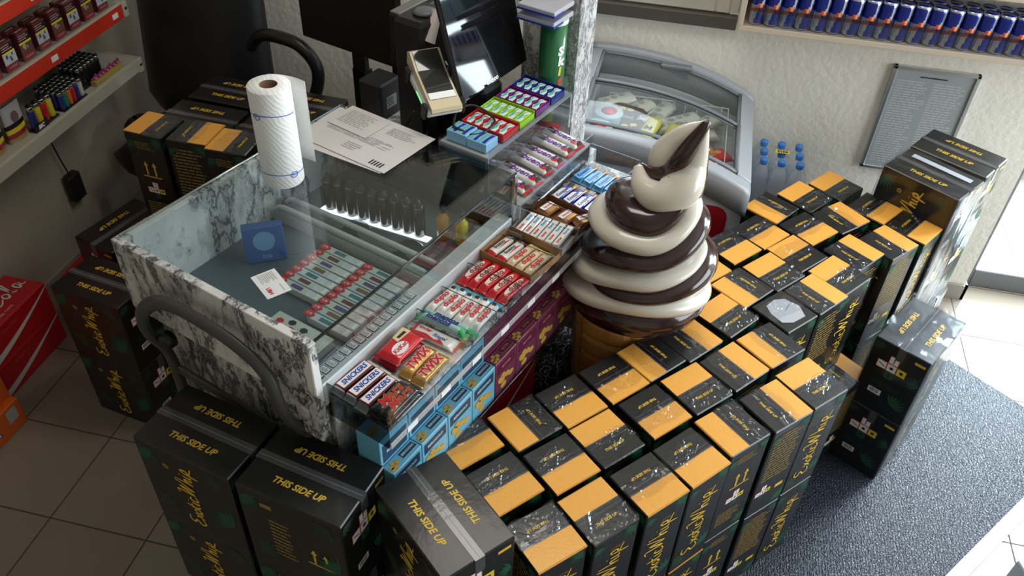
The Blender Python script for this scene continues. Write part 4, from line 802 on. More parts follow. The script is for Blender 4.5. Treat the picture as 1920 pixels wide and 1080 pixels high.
# ---------------------------------------------------------------- soft-ice figure
def figure():
    cx, cy = -.045, 1.878
    t = thing('ice_cream_figure', 'giant soft ice cream cone display figure with white and chocolate swirl', 'display figure', (cx, cy, 0))
    b = MB(); n = 48; nz = 60; vs = []
    zt_ = .80
    for k in range(nz + 1):
        z = zt_ * k / nz; r = .098 + .038 * (z / zt_)
        for i in range(n):
            a = 2 * PI * i / n; q = (z * 15.5) % 1; w = (i * 10 / n) % 1
            g = min(1, min(q, 1 - q) / .10) * min(1, min(w, 1 - w) / .13)
            vs.append(((r + .012 * g) * math.cos(a), (r + .012 * g) * math.sin(a), z))
    b.add(vs, [(k * n + i, k * n + (i + 1) % n, (k + 1) * n + (i + 1) % n, (k + 1) * n + i) for k in range(nz) for i in range(n)], 0, False)
    b.lathe([(.10, .0), (.09, .0), (.09, .004)], 24, 0); b.build('waffle_cone', [WAFFLE], t)
    # tilted plates of the swirl: (z, centre dx, dy, radius, thickness, tilt, tilt direction, colour)
    d = math.atan2(1.87, -.03)       # direction away from the viewer
    rt = d - PI / 2                  # to the viewer's right
    sx, sy = .025, -.008
    def ring(b, zk, rk, hv, hr, p0=-175, p1=185, seg=72, m=18):
        # keys at the back, left, front, right, back (angles -90, 0, 90, 180, 270)
        def ev(K, p):
            t_ = (p + 90) / 90; i = max(0, min(3, int(math.floor(t_)))); f = t_ - i; f = f * f * (3 - 2 * f); return K[i] + (K[i + 1] - K[i]) * f
        vs = []
        for i in range(seg + 1):
            p = p0 + (p1 - p0) * i / seg; u = i / seg; e = min(1, min(u, 1 - u) * 6); e = math.sin(e * PI / 2) ** .7
            q_ = p if -90 <= p <= 270 else (p + 360 if p < -90 else p - 360)
            z, r, v_, h_ = ev(zk, q_), ev(rk, q_), max(.003, ev(hv, q_) * e), max(.003, ev(hr, q_) * (.3 + .7 * e)); a = d + PI / 2 + R(p)
            R0 = r - h_ - (1 - e) * .03
            for k in range(m):
                q = 2 * PI * k / m; c_, s_ = math.cos(q), math.sin(q)
                x = R0 + h_ * c_ * (1 + .10 * max(0, c_) ** 3); zz = v_ * math.copysign(abs(s_) ** .85, s_) + .12 * v_ * c_
                vs.append((x * math.cos(a) + sx, x * math.sin(a) + sy, z + zz))
        b.add(vs, [(i * m + k, (i + 1) * m + k, (i + 1) * m + (k + 1) % m, i * m + (k + 1) % m) for i in range(seg) for k in range(m)] + [tuple(range(m))[::-1], tuple(range(seg * m, seg * m + m))], 0, True)
    def off(right, away): return (sx + right * math.cos(rt) + away * math.cos(d), sy + right * math.sin(rt) + away * math.sin(d))
    ch = MB(); wh = MB()
    ch.lathe([(.112, .765), (.14, .79), (.15, .86), (.135, .95), (.10, 1.04), (.075, 1.10), (.045, 1.15), (.01, 1.17)], 36, 0, Matrix.Translation((sx, sy, 0)))
    ring(ch, [.83, .803, .828, .830, .83], [.17, .176, .182, .194, .17], [.05, .036, .060, .046, .05], [.07] * 5, -60, 285)
    ring(wh, [.87, .852, .905, .872, .87], [.185, .208, .192, .204, .185], [.04, .036, .040, .032, .04], [.08] * 5, -150, 215)
    ring(wh, [1.0, .915, .976, 1.005, 1.0], [.16, .186, .180, .166, .16], [.03, .040, .036, .012, .03], [.07] * 5, -120, 230)
    ring(ch, [.96, .89, .936, .962, .96], [.175, .15, .187, .200, .175], [.045, .02, .030, .048, .045], [.08] * 5, 28, 330)
    ring(ch, [1.05, .968, 1.030, 1.082, 1.05], [.15, .160, .170, .160, .15], [.04, .030, .032, .042, .04], [.07] * 5, -40, 300)
    ring(wh, [1.10, 1.068, 1.072, 1.132, 1.10], [.125, .150, .150, .130, .125], [.04, .036, .036, .036, .04], [.07] * 5, -60, 280)
    ring(ch, [1.16, 1.122, 1.112, 1.185, 1.16], [.095, .112, .122, .104, .095], [.05, .040, .048, .055, .05], [.06] * 5, -60, 290)
    def curl(bb, pts, rad, seg=20, flat=(1, 1)): bb.tube(spline(pts, 6), [q[0] for q in spline([(r,) for r in rad], 6)], seg, 0, None, flat)
    def P(right, away, z): q = off(right + .02, away); return (q[0], q[1], z)
    curl(wh, [P(-.062, .015, 1.215), P(-.045, -.032, 1.192), P(.0, -.055, 1.182), P(.05, -.035, 1.203), P(.064, .0, 1.255), P(.074, .0, 1.31), P(.082, .0, 1.372)], [.014, .030, .043, .052, .043, .027, .008])
    curl(wh, [P(.0, .035, 1.195), P(.008, .04, 1.24), P(.030, .036, 1.285), P(.054, .018, 1.332), P(.080, .004, 1.371)], [.040, .050, .044, .028, .008])
    curl(ch, [P(-.058, .02, 1.218), P(-.025, .0, 1.212), P(.015, -.012, 1.232), P(.036, -.022, 1.275), P(.056, -.022, 1.325), P(.080, -.009, 1.374), P(.084, -.004, 1.382)], [.010, .018, .022, .025, .021, .012, .005], 14)
    curl(ch, [P(.055, .03, 1.10), P(.08, .03, 1.18), P(.088, .02, 1.24), P(.098, .012, 1.30)], [.05, .036, .022, .006], 14)
    curl(wh, [P(.04, -.11, .885), P(.09, -.08, .872), P(.135, -.045, .880), P(.172, -.02, .892)], [.045, .042, .026, .008], 14)
    ch.build('chocolate_swirl', [CHOC], t); wh.build('white_swirl', [MILK], t)
figure()
# ---------------------------------------------------------------- ice-cream freezer against the back wall
def freezer():
    xl, xr, yf, yb = -.352, .295, 2.452, 3.14
    t = thing('chest_freezer', 'grey-rimmed chest freezer with curved sliding glass lids and ice creams inside', 'freezer', ((xl + xr) / 2, (yf + yb) / 2, 0))
    hx = (xr - xl) / 2; hy = (yb - yf) / 2
    def zt(x): u = (x + hx) / (2 * hx); return .955 - .105 * u + .036 * math.sin(PI * min(1, max(0, u))) ** .8 - .03 * u ** 4
    body = M('freezer_white', (.52, .55, .58), .35, coat=.3)
    b = MB(); n = 14
    pts = [(-hx + .01, .06), (hx - .01, .06), (hx - .01, .76)] + [(hx - .01 - (2 * hx - .02) * i / n, zt(hx - .01 - (2 * hx - .02) * i / n) - .105) for i in range(1, n + 1)]
    T = Matrix(((1, 0, 0, 0), (0, 0, 1, 0), (0, 1, 0, 0), (0, 0, 0, 1)))
    # hollow body: two end walls, two side walls, a bottom
    wl = .05
    def endwall(y0, y1): b.prism([(p[0], p[1]) for p in pts][::-1], y0, y1, 0, T)
    endwall(-hy + .012, -hy + wl); endwall(hy - wl, hy - .012)
    b.box(-hx + .01, -hx + wl, -hy + wl, hy - wl, .06, zt(-hx) - .10).box(hx - wl, hx - .01, -hy + wl, hy - wl, .06, zt(hx) - .10).box(-hx + wl, hx - wl, -hy + wl, hy - wl, .06, .66).box(-hx + .03, hx - .03, -hy + .03, hy - .03, .0, .06)
    b.build('body', [body], t)
    # arched rim frame (four sides)
    b = MB(); rim = PLASG; N = 24
    def strip(y0, y1, dz0=-.10, dz1=0, xs=(-hx, hx), bulge=0):
        vs = []; 
        for i in range(N + 1):
            x = xs[0] + (xs[1] - xs[0]) * i / N; z = zt(x)
            c = .012; P_ = [(y0, z + dz0), (y0, z + dz1 - c), (y0 + c * .4, z + dz1 - c * .3), (y0 + c, z + dz1), (y1 - c, z + dz1), (y1 - c * .4, z + dz1 - c * .3), (y1, z + dz1 - c), (y1, z + dz0)]
            vs += [(x, p[0], p[1]) for p in P_]
        b.add(vs, [(i * 8 + k, i * 8 + (k + 1) % 8, (i + 1) * 8 + (k + 1) % 8, (i + 1) * 8 + k) for i in range(N) for k in range(8)] + [tuple(range(8))[::-1], tuple(range(N * 8, N * 8 + 8))], 0, True)
    strip(-hy, -hy + .07); strip(hy - .04, hy, -.10, .012)
    strip(-hy + .06, hy - .04, -.10, .004, (-hx, -hx + .045)); strip(-hy + .06, hy - .04, -.11, .004, (hx - .05, hx))
    b.build('rim', [rim], t)
    # two curved glass lids in thin frames, the far one under the near one
    for nm, ya, yb_, dz in (('near', -hy + .078, .045, -.002), ('far', .04, hy - .046, -.012)):
        gl = MB(); frm = MB(); vs = []
        xs = [(-hx + .05) + (2 * hx - .105) * i / N for i in range(N + 1)]
        for x in xs: vs += [(x, ya, zt(x) + dz), (x, yb_, zt(x) + dz)]
        gl.add(vs, [(2 * i, 2 * i + 2, 2 * i + 3, 2 * i + 1) for i in range(N)], 0, True)
        for y in (ya, yb_): frm.tube([(x, y, zt(x) + dz + .002) for x in xs], .007, 8, flat=(1.5, .6))
        for x in (xs[0], xs[-1]): frm.tube([(x, ya, zt(x) + dz + .003), (x, yb_, zt(x) + dz + .003)], .008, 8)
        if nm == 'far': frm.box(-.05, .07, yb_ - .03, yb_, zt(0) + dz, zt(0) + dz + .016, 0, .004)
        else: frm.box(hx - .058, hx - .04, yb_ - .08, yb_ - .01, zt(hx) + .004, zt(hx) + .022, 0, .004)
        f = frm.build('lid_frame', [M('lid_frame_grey', (.17, .185, .20), .4)], t); f['label'] = nm + ' lid frame'; g = gl.build('glass', [glassy('freezer_glass', (.93, .95, .94), .05, .03)] if 'freezer_glass' not in MATS else [MATS['freezer_glass']], f)
    b = MB(); yy = -hy + .0095; rp_ = []
    for cx_, cz_, a0 in ((hx - .1, .70, 0), (-hx + .1, .70, 90), (-hx + .1, .2, 180), (hx - .1, .2, 270)):
        for k in range(6): a = R(a0 + k * 18); rp_.append((cx_ + .045 * math.cos(a), cz_ + .045 * math.sin(a)))
    b.add([(p[0], yy, p[1]) for p in rp_] + [(p[0], yy + .003, p[1]) for p in rp_], [tuple(range(24))] + [(i, i + 24, (i + 1) % 24 + 24, (i + 1) % 24) for i in range(24)], 0)
    o = b.build('front_panel', [M('panel_red', (.36, .012, .02), .3, coat=.3)], t); o['label'] = 'rounded dark red panel'
    # white wire basket and its contents
    b = MB(); wm = M('basket_white_wire', (.55, .56, .56), .4)
    for k in range(10): x = -.2 + k * .045; b.tube([(x, -.2, .835 - .01 * (k > 6)), (x, -.2, .68), (x, .2, .68), (x, .2, .835)], .0022, 5)
    for z in (.83, .74): b.tube([(-.22, -.2, z), (.23, -.2, z), (.23, .2, z), (-.22, .2, z)], .0028, 5, closed=True)
    b.build('wire_basket', [wm], t)
    ox, oy = (xl + xr) / 2, (yf + yb) / 2
    yel = M('ice_pack_yellow', (.60, .55, .12), .3, coat=.5); brn = M('ice_pack_brown', (.10, .06, .045), .35, coat=.4)
    def pouch(label, x, y, z, rz, L, Wd, H_, m1, m2=None, letter=None, tilt=0, round_=False):
        b = MB()
        if round_: b.lathe([(Wd * .42, 0), (Wd * .5, .045), (Wd * .52, .048), (Wd * .5, .052), (.001, .053)], 24, 0); b.lathe([(Wd * .3, .0535), (.001, .0537)], 12, 1)
        else:
            wrapper(b, L, Wd, H_, 0)
            if letter: b.text(letter, min(L, Wd) * .6, fr((-L * .12, 0, H_ + .0007), (0, 1, 0), (-1, 0, 0)), 1, .05)
            else:
                for q in range(3): b.poly(fr((0, 0, H_ + .0006), (1, 0, 0), (0, 1, 0)), [(-L * .3 + q * L * .22 + .014 * math.cos(a), .004 * q + .012 * math.sin(a)) for a in (0, .8, 1.6, 2.4, 3.2, 4, 4.8, 5.6)], 1)
        o = b.build('ice_cream_pack', [m1, m2 or INK], None, (ox + x, oy + y, z), rz); o.rotation_euler = (0, tilt, rz); tag(o, label, 'ice cream', 'packs inside the freezer')
    pouch('round pale blue tub lying highest at the left inside the freezer', -.20, -.02, .82, 0, .1, .10, .05, M('tub_pale', (.4, .5, .55), .35), RED, round_=True)
    pouch('second round pale blue tub, nearer the front left corner of the freezer', -.225, -.115, .81, 0, .1, .10, .05, MATS['tub_pale'], RED, round_=True)
    pouch('brown ice cream pouch with yellow discs at the left inside the freezer', -.125, -.035, .80, .3, .16, .14, .03, brn, yel)
    pouch('second brown ice cream pouch with yellow discs behind the tubs', -.15, .085, .80, -.3, .14, .13, .03, brn, yel)
    pouch('yellow tube pack with a black M, left of two in the freezer', -.045, -.03, .805, 1.35, .17, .06, .04, yel, INK, 'M')
    pouch('yellow tube pack with a black M, right of two in the freezer', .04, -.035, .79, 1.45, .17, .07, .04, yel, INK, 'M')
    pw_ = M('ice_wrap_pale', (.60, .59, .53), .35, coat=.4)
    for i in range(5): pouch('pale wrapped ice bar in the back row inside the freezer, %s from the left' % ORDL[i], -.19 + i * .085, .165 - .02 * (i % 2), .79 - .012 * i, .7 + .25 * (i % 3), .17, .075, .045, pw_, GREY)
    for i in range(3): pouch('pale wrapped ice bar in the middle of the freezer, %s behind the yellow tubes' % ORDL[i], -.06 + i * .1, .075 - .012 * i, .785 - .012 * i, .4, .15, .06, .035, pw_, GREY)
    pouch('orange and red ice cream pack at the right inside the freezer', .13, -.06, .765, .5, .15, .09, .03, M('ice_orange', (.62, .28, .05), .3, coat=.5), M('ice_teal', (.08, .33, .35), .4))
    pouch('bright red ice cream pack at the right front inside the freezer', .20, -.065, .755, .7, .13, .08, .03, REDW, M('ice_orange', (.6, .3, .05)))
    pouch('brown and gold ice cream pack in the right front corner of the freezer', .235, -.155, .745, .9, .13, .09, .03, M('ice_gold', (.40, .22, .08), .35, coat=.4), M('ice_purple', (.2, .1, .3), .4))
    pouch('orange ice cream pack with teal spots in front of the yellow tubes', .12, -.165, .75, .4, .14, .09, .03, MATS['ice_orange'], MATS['ice_teal'])
freezer()
# ---------------------------------------------------------------- notice on the wall
t = thing('framed_notice', 'grey framed notice with small print hanging on the back wall', 'notice', (.915, UB, .80))
MB().box(-.149, .149, -.012, -.001, -.21, .215).build('sheet', [M('notice_grey', (.33, .36, .37), .25)], t)
b = MB()
for a in ((-.152, -.138, -.215, .22), (.138, .152, -.215, .22), (-.152, .152, -.218, -.204), (-.152, .152, .207, .22)): b.box(a[0], a[1], -.02, -.001, a[2], a[3], 0, .002)
b.build('frame', [ALU], t)
b = MB(); T = fr((0, -.0126, 0), (1, 0, 0), (0, 0, 1)); lines(b, T, -.125, -.006, -.19, .165, 34, 0, 1); lines(b, T, .006, .125, -.19, .165, 34, 0, 2); b.rect(T, -.05, .045, .182, .187, 1)
o = b.build('print', [M('notice_print', (.48, .50, .51), .4), INK], t)
# ---------------------------------------------------------------- shelf of blue and silver drink cans
wood = M('pale_wood', (.55, .46, .36), .55, bump=('noise', 30, .2, .002))
SXL, SXR = .172, 1.75; SD = .165; SZ = 1.138
t = thing('can_shelf', 'pale wooden wall shelf full of slim drink cans', 'shelf', (0, UB, 0))
b = MB(); b.box(SXL, SXR, -SD, 0, SZ, SZ + .02, 0, .0015); b.build('board', [wood], t)
MB().box(SXL - .001, SXL + .014, -SD - .001, 0, SZ + .02, 1.62, 0, .001).build('side_board', [wood], t)
MB().box(SXL + .014, SXR, -SD, 0, 1.345, 1.36, 0, .0015).build('upper_board', [wood], t)
o = MB().box(SXL + .014, SXR, -SD + .002, -SD + .0045, SZ + .02, SZ + .088).build('front_strip', [ACRY], t); o['label'] = 'clear plastic front strip'
o = MB().box(SXL + .014, SXR, -SD + .0012, -SD + .002, SZ + .075, SZ + .088).build('red_edge', [glassy('clear_red', (.75, .42, .42), .05, .2)], t); o['label'] = 'thin red edge'
b = MB()
for k in range(5): b.box(.28 + .19 * k, .30 + .19 * k, -SD - .0008, -SD, SZ + .006, SZ + .014)
cb = M('can_blue', (.008, .028, .30), .18, metal=.55, coat=.6); cs = M('can_silver', (.55, .57, .60), .25, metal=.8); cr = M('can_red', (.6, .05, .04), .3, coat=.4); cg = M('can_gold', (.75, .5, .1), .3, metal=.4)
b = MB(); seg = 40
prof = [(.018, 0), (.023, .004), (.0262, .009)] + [(.0265, .012 + .115 * k / 15) for k in range(16)] + [(.0235, .130), (.0238, .134)]
def canf(k, i):
    ph = ((i + .5) / seg * 360 + 90 + 90) % 180 - 90; z = prof[k][1] / .134
    if k < 2 or k > 17: return 1
    if .44 < z < .58 and -8 < ph < 40: return 3 if (10 < ph < 24 and .46 < z) else 2
    if z > .52: return 1 if 18 + (z - .5) * 30 < ph < 40 + (z - .5) * 55 else 0
    return 0 if -25 + z * 60 < ph < 62 else 1
b.lathe(prof, seg, 0, None, True, canf); can_me = b.build('can_body', [cb, cs, cr, cg])
b = MB(); b.lathe([(.0238, .1335), (.0225, .1345), (.0215, .132), (.003, .1318)], 24, 0); b.prism([(.003 + .009 * math.cos(a), .0055 * math.sin(a)) for a in (0, .8, 1.6, 2.4, 3.1, 4, 4.7, 5.5)], .1319, .1335, 0)
lid_me = b.build('can_lid', [SILVER]); COL.objects.unlink(can_me); COL.objects.unlink(lid_me)
for r in range(3):
    for i in range(22):
        x = .226 + i * .0536 + .001 * (r % 2); y = UB - SD + .036 - 0 + r * .0536
        if r == 2: y = UB - .030
        if r == 1: y = UB - SD + .036 + .0505
        if r == 2: continue
        t = thing('drink_can', '%s blue and silver drink can, %d from the left end of the wall shelf' % (['front row', 'rear row'][r], i + 1), 'can', (x, y, SZ + .0205), 0, 'drink cans on the wall shelf')
        t['label'] = 'slim blue and silver drink can, number %d from the left in the %s row' % (i + 1, ['front', 'rear'][r])
        for q in (can_me, lid_me): c = q.copy(); COL.objects.link(c); c.parent = t
        t.rotation_euler = (0, 0, random.uniform(-.12, .12))
for i in range(6):
    b = MB(); b.box(-.06, .06, -.05, .05, 0, .1, 0, .004); o = b.build('drink_pack', [M('pack_sky', (.1, .4, .55), .4)], None, (1.1 + i * .125, UB - .1, 1.3605)); tag(o, 'light blue pack on the upper shelf board, %s from the left' % ORDL[i], 'pack', 'light blue packs')
# ---------------------------------------------------------------- water bottles beside the freezer
wat = M('clear_bottle_plastic', (.80, .86, .92), .12, alpha=.40); capm = M('blue_cap', (.06, .24, .68), .4)
BB = {}
b = MB(); b.lathe([(.022, 0), (.031, .006), (.032, .03), (.030, .045), (.032, .06), (.032, .13), (.030, .145), (.031, .155), (.022, .185), (.013, .20), (.0125, .212)], 24, 0); BB['body'] = b.build('bottle_body', [wat])
b = MB(); b.lathe([(.0145, .208), (.015, .21), (.015, .225), (.0135, .228)], 20, 0); BB['cap'] = b.build('cap', [capm])
b = MB(); b.lathe([(.0325, .07), (.0325, .118)], 24, 0, cap=False); BB['sleeve'] = b.build('sleeve', [M('pale_label', (.72, .78, .86), .3, alpha=.45)])
for q in BB.values(): COL.objects.unlink(q)
for lvl in range(3):
    for i in range(3):
        for j in range(3):
            t = thing('water_bottle', 'blue-capped water bottle, %s column from freezer, %s from the wall, %s pack' % (['first', 'second', 'third'][i], ['third', 'second', 'first'][j], ['bottom', 'middle', 'top'][lvl]), 'bottle', (.365 + i * .0665, 2.895 + j * .0665, .002 + lvl * .236), random.random(), 'shrink-wrapped water bottles')
            for q in BB.values(): c = q.copy(); COL.objects.link(c); c.parent = t
    b = MB(); x0, x1, y0, y1 = .365 - .034, .365 + .133 + .034, 2.895 - .034, 2.895 + .133 + .034; z = .001 + lvl * .236
    b.add([(x0, y0, z), (x1, y0, z), (x1, y1, z), (x0, y1, z), (x0, y0, z + .17), (x1, y0, z + .17), (x1, y1, z + .17), (x0, y1, z + .17), (x0 + .02, y0 + .02, z + .225), (x1 - .02, y0 + .02, z + .225), (x1 - .02, y1 - .02, z + .225), (x0 + .02, y1 - .02, z + .225)], [(0, 1, 5, 4), (1, 2, 6, 5), (2, 3, 7, 6), (3, 0, 4, 7), (4, 5, 9, 8), (5, 6, 10, 9), (6, 7, 11, 10), (7, 4, 8, 11)], 0, False)
    o = b.build('shrink_film', [FILM]); tag(o, 'clear shrink film round the %s pack of nine water bottles' % ['bottom', 'middle', 'top'][lvl], 'film')
    o = thing('price_sticker', 'small yellow sticker reading 5154 on the %s water bottle pack' % ['bottom', 'middle', 'top'][lvl], 'sticker', (.445, y0 - .0015, z + .07))
    b = MB(); b.box(-.026, .026, -.0006, 0, -.011, .011); b.text('5154', .019, fr((0, -.0009, 0), (1, 0, 0), (0, 0, 1)), 1, .05); b.build('sticker_face', [YEL, INK], o)
o = thing('price_sticker', 'small yellow sticker reading 5154 lying on top of the water bottle packs', 'sticker', (.43, 2.95, .708)); b = MB(); b.box(-.026, .026, -.011, .011, 0, .0006); b.text('5154', .019, fr((0, 0, .0009), (1, 0, 0), (0, 1, 0)), 1, .05); b.build('sticker_face', [YEL, INK], o)
for j in range(4):
    t = thing('water_bottle', 'blue-capped bottle leaning before the red freezer panel, %s from the floor up' % ORDL[j], 'bottle', (.085, 2.40 - .0 * j, .002 + .0), 0, 'bottles before the freezer panel')
    t.location = (.095, 2.405, .0)
    t.location.z = .002 + j * .175 - (0 if j == 0 else 0)
    for q in BB.values(): c = q.copy(); COL.objects.link(c); c.parent = t; c.scale = (.9, .9, .76)
# ---------------------------------------------------------------- cigarette and lighter shelves on the left wall
shw = M('shelf_cream', (.50, .47, .38), .45); shr = M('shelf_red', (.62, .035, .015), .4)
def wall_shelf(z, label, red, front=-2.15, end=2.80):
    t = thing('wall_shelf', label, 'shelf', (VL, 1.2, z))
    d = front - VL; L = end - 1.2
    MB().box(.002, d, 0, L, -.012, 0).build('board', [shw], t)
    b = MB(); b.box(d, d + .012, 0, L - .03, -.055 if red else -.048, 0, 0, .002); o = b.build('front_band', [shr if red else shw], t)
    b = MB(); b.box(d, d + .016, L - .03, L, -.055, .004, 0, .003).box(.002, d, L - .006, L, -.055, .004, 0, .002); e = b.build('end_cap', [shw], t)
    MB().box(d + .0158, d + .0166, L - .022, L - .008, -.028, -.018).build('slot', [INK], e)
    MB().box(d + .001, d + .013, 0, L - .03, .0, .004).build('edge_trim', [M('trim_cream', (.6, .57, .45), .4)], t)
    if red:
        for k, y in enumerate((.58, .70, 1.13, 1.5)): MB().box(d + .012, d + .0132, y, y + .035, -.038, -.018, 0, .0003).build('price_tag', [WHITE], t)
        o = MB().box(d - .006, d - .003, .05, L - .04, .004, .03).build('front_strip', [ACRY], t); o['label'] = 'clear plastic strip'
    return t
wall_shelf(.80, 'cream wall shelf with lighters and tobacco pouches, lowest on the left wall', False)
wall_shelf(1.035, 'red-fronted wall shelf with a row of cigarette packs', True)
wall_shelf(1.255, 'red-fronted wall shelf cut off by the top left corner of the photo', True, -2.15, 2.60)
CP = {}
def cig(kind):
    if kind not in CP:
        b = MB(); w, d, h = .060, .025, .098; b.box(-d / 2, d / 2, -w / 2, w / 2, 0, h, 0, .0012); T = fr((d / 2 + .0004, 0, 0), (0, 1, 0), (0, 0, 1))
        b.rect(T, -w * .47, w * .47, h * .66, h * .92, 1); lines(b, fr((d / 2 + .0007, 0, 0), (0, 1, 0), (0, 0, 1)), -w * .42, w * .4, h * .68, h * .90, 3, 5, kind)
        b.rect(T, -w * .49, w * .49, h * .005, h * .25, 6); b.rect(T, -w * .49, w * .49, h * .59, h * .66, 2); b.rect(T, -w * .49, w * .49, h * .25, h * .59, 3)
        b.rect(fr((0, 0, h + .0005), (0, 1, 0), (-1, 0, 0)), -w * .3, w * .3, -.004, .004, 5)
        rr = random.Random(kind + 2)
        for q in range(4): x, z = rr.uniform(-.015, .015), rr.uniform(.3, .55) * h; r = rr.uniform(.005, .009); b.poly(fr((d / 2 + .0006 + .0001 * q, 0, 0), (0, 1, 0), (0, 0, 1)), [(x + r * .7 * math.cos(a), z + r * math.sin(a)) for a in (0, .8, 1.6, 2.4, 3.2, 4, 4.8, 5.6)], 4)
        b.rect(T, -w * .30, w * .36, h * .10, h * .17, 5)
        pic = (.45, .52, .58) if kind == 0 else (.12, .07, .05); p2 = (.10, .08, .12) if kind == 0 else (.55, .32, .22)
        CP[kind] = b.build('cigarette_pack', [M('pack_dark_red', (.13, .022, .024), .35, coat=.4), INK, YEL, M('warning_picture_%d' % kind, pic, .4), M('warning_detail_%d' % kind, p2, .4), M('pack_pink', (.6, .35, .34), .4), M('pack_bright_red', (.42, .015, .03), .35, coat=.4)]); COL.objects.unlink(CP[kind])
    return CP[kind]
n = 0
for zi, (z, ys, nm) in enumerate(((1.036, [2.70 - .0855 * k for k in range(13)], 'on the middle shelf'), (1.256, [2.38 - .0855 * k for k in range(9)], 'on the top shelf'))):
    for k, y in enumerate(ys):
        for r in range(2):
            o = cig((k + zi) % 2).copy(); COL.objects.link(o); o.location = (-2.178 - r * .034, y, z); tag(o, 'dark red cigarette pack %s, %s, %s from the right end' % (nm, ['front', 'behind'][r], (ORDL + ['twelfth', 'thirteenth'])[k]), 'cigarette pack', 'cigarette packs')
# tobacco pouches
for k, y in enumerate((1.93, 2.02, 2.13)):
    b = MB(); vs = []; nn = 8
    for j in range(nn + 1):
        for i in range(5): u = j / nn; v = (i / 4 - .5); vs.append((.017 * (1 - u) * (1 - 3 * v * v) + .006 + .012 * u - .008 * v * v * u, v * .088, .135 * u))
    for j in range(nn + 1):
        for i in range(5): u = j / nn; v = (i / 4 - .5); vs.append((-.014 * (1 - u) * (1 - 3 * v * v) + .004 + .008 * u, v * .088, .135 * u))
    o5 = 5 * (nn + 1); mm = [5 if j < 1 else (0 if j < 2 else (1 if j < 3 else (2 if j < 4 else 3))) for j in range(nn)]
    fs = []; ms = []
    for j in range(nn):
        for i in range(4):
            fs.append((j * 5 + i, j * 5 + i + 1, (j + 1) * 5 + i + 1, (j + 1) * 5 + i)); ms.append(mm[j]); fs.append((o5 + j * 5 + i, o5 + (j + 1) * 5 + i, o5 + (j + 1) * 5 + i + 1, o5 + j * 5 + i + 1)); ms.append(0)
        for e in (0, 4): fs.append((j * 5 + e, (j + 1) * 5 + e, o5 + (j + 1) * 5 + e, o5 + j * 5 + e)); ms.append(mm[j])
    fs.append((0, 1, 2, 3, 4, o5 + 4, o5 + 3, o5 + 2, o5 + 1, o5)); ms.append(0)
    b.add(vs, fs, ms, True)
    T = fr((.024, 0, .083), (0, 1, 0), (-.08, 0, 1)); b.poly(T, [(.016 * math.cos(a) + .002, .02 * math.sin(a) + .006) for a in (0, .7, 1.4, 2.1, 2.8, 3.5, 4.2, 4.9, 5.6)], 4)
    o = b.build('tobacco_pouch', [M('pouch_red', (.33, .02, .04), .35, coat=.4), YEL, INK, M('pouch_picture', (.45, .46, .5), .4), M('pouch_detail', (.2, .10, .12), .4), M('pouch_tan', (.3, .22, .07), .4)], None, (-2.205, y, .8005)); tag(o, ['nearest', 'middle', 'farthest'][k] + ' of three standing tobacco pouches with warning pictures on the cream shelf', 'tobacco pouch', 'tobacco pouches')
# lighters
def lighter(col, nm, x, y, z, label, s=1.0, gk='lighters', blackcap=True):
    k = ('lt', nm)
    if k not in CP:
        b = MB(); b.lathe([(.0085, 0), (.0095, .002), (.0095, .052), (.009, .054)], 14, 0, Matrix.Diagonal((1, 1.15, 1, 1))); A = b.build('lighter_body', [M('lighter_' + nm, col, .25, coat=.5)])
        b = MB(); b.lathe([(.0092, .054), (.0092, .064), (.0088, .066)], 14, 0, Matrix.Diagonal((1, 1.12, 1, 1))); B = b.build('metal_cap', [SILVER])
        b = MB(); b.box(-.006, .008, -.007, .006, .064, .0725, 0, .002); Cc = b.build('button', [PLASB])
        CP[k] = (A, B, Cc)
        for q in CP[k]: COL.objects.unlink(q)
    t = thing('lighter', label, 'lighter', (x, y, z), 0, gk)
    for q in CP[k]: c = q.copy(); COL.objects.link(c); c.parent = t; c.scale = (s, s, s)
cols = {'yellow': (.65, .55, .03), 'red': (.5, .02, .02), 'blue': (.02, .03, .2), 'green': (.01, .22, .14), 'orange': (.6, .16, .02), 'black': (.01, .01, .012), 'white': (.55, .55, .5)}
for i, nm in enumerate(('blue', 'yellow', 'red', 'yellow')):
    lighter(cols[nm], nm, -2.176, 2.195 + i * .031, .809, ['dark blue lighter, nearest of the four big ones on the cream shelf', 'yellow lighter, second of the four big ones on the cream shelf', 'red lighter between the two yellow ones on the cream shelf', 'yellow lighter, farthest of the four big ones on the cream shelf'][i], 1.25, 'big lighters')
b = MB(); b.box(-.014, .014, -.068, .066, 0, .0075, 0, .001); b.box(.014, .016, -.068, .0, 0, .026); b.text('BIC', .02, fr((.0165, -.035, .013), (0, 1, 0), (0, 0, 1)), 1, .06, .2); o = b.build('lighter_display', [PLASB, WHITE], None, (-2.176, 2.241, .8005)); tag(o, 'small black lighter stand with white letters on the cream shelf', 'display stand')
rowcols = ['blue', 'green', 'orange', 'red', 'blue', 'white']
for r in range(6):
    for c_ in range(5): lighter(cols[rowcols[r]], rowcols[r], -2.172 - c_ * .0225, 2.345 + r * .0225, .804, '%s lighter in the tray, row %s from the near end, %s from the shelf front' % (rowcols[r], ORDL[r], ORDL[c_]), 1.0, 'lighters in the coloured tray')
for r in range(6):
    for c_ in range(4): lighter(cols['black'], 'black', -2.20 - c_ * .0225, 2.50 + r * .0235, .815, 'black lighter in the rear tray, row %s from the near end, %s from the front' % (ORDL[r], ORDL[c_]), 1.05, 'lighters in the black tray')
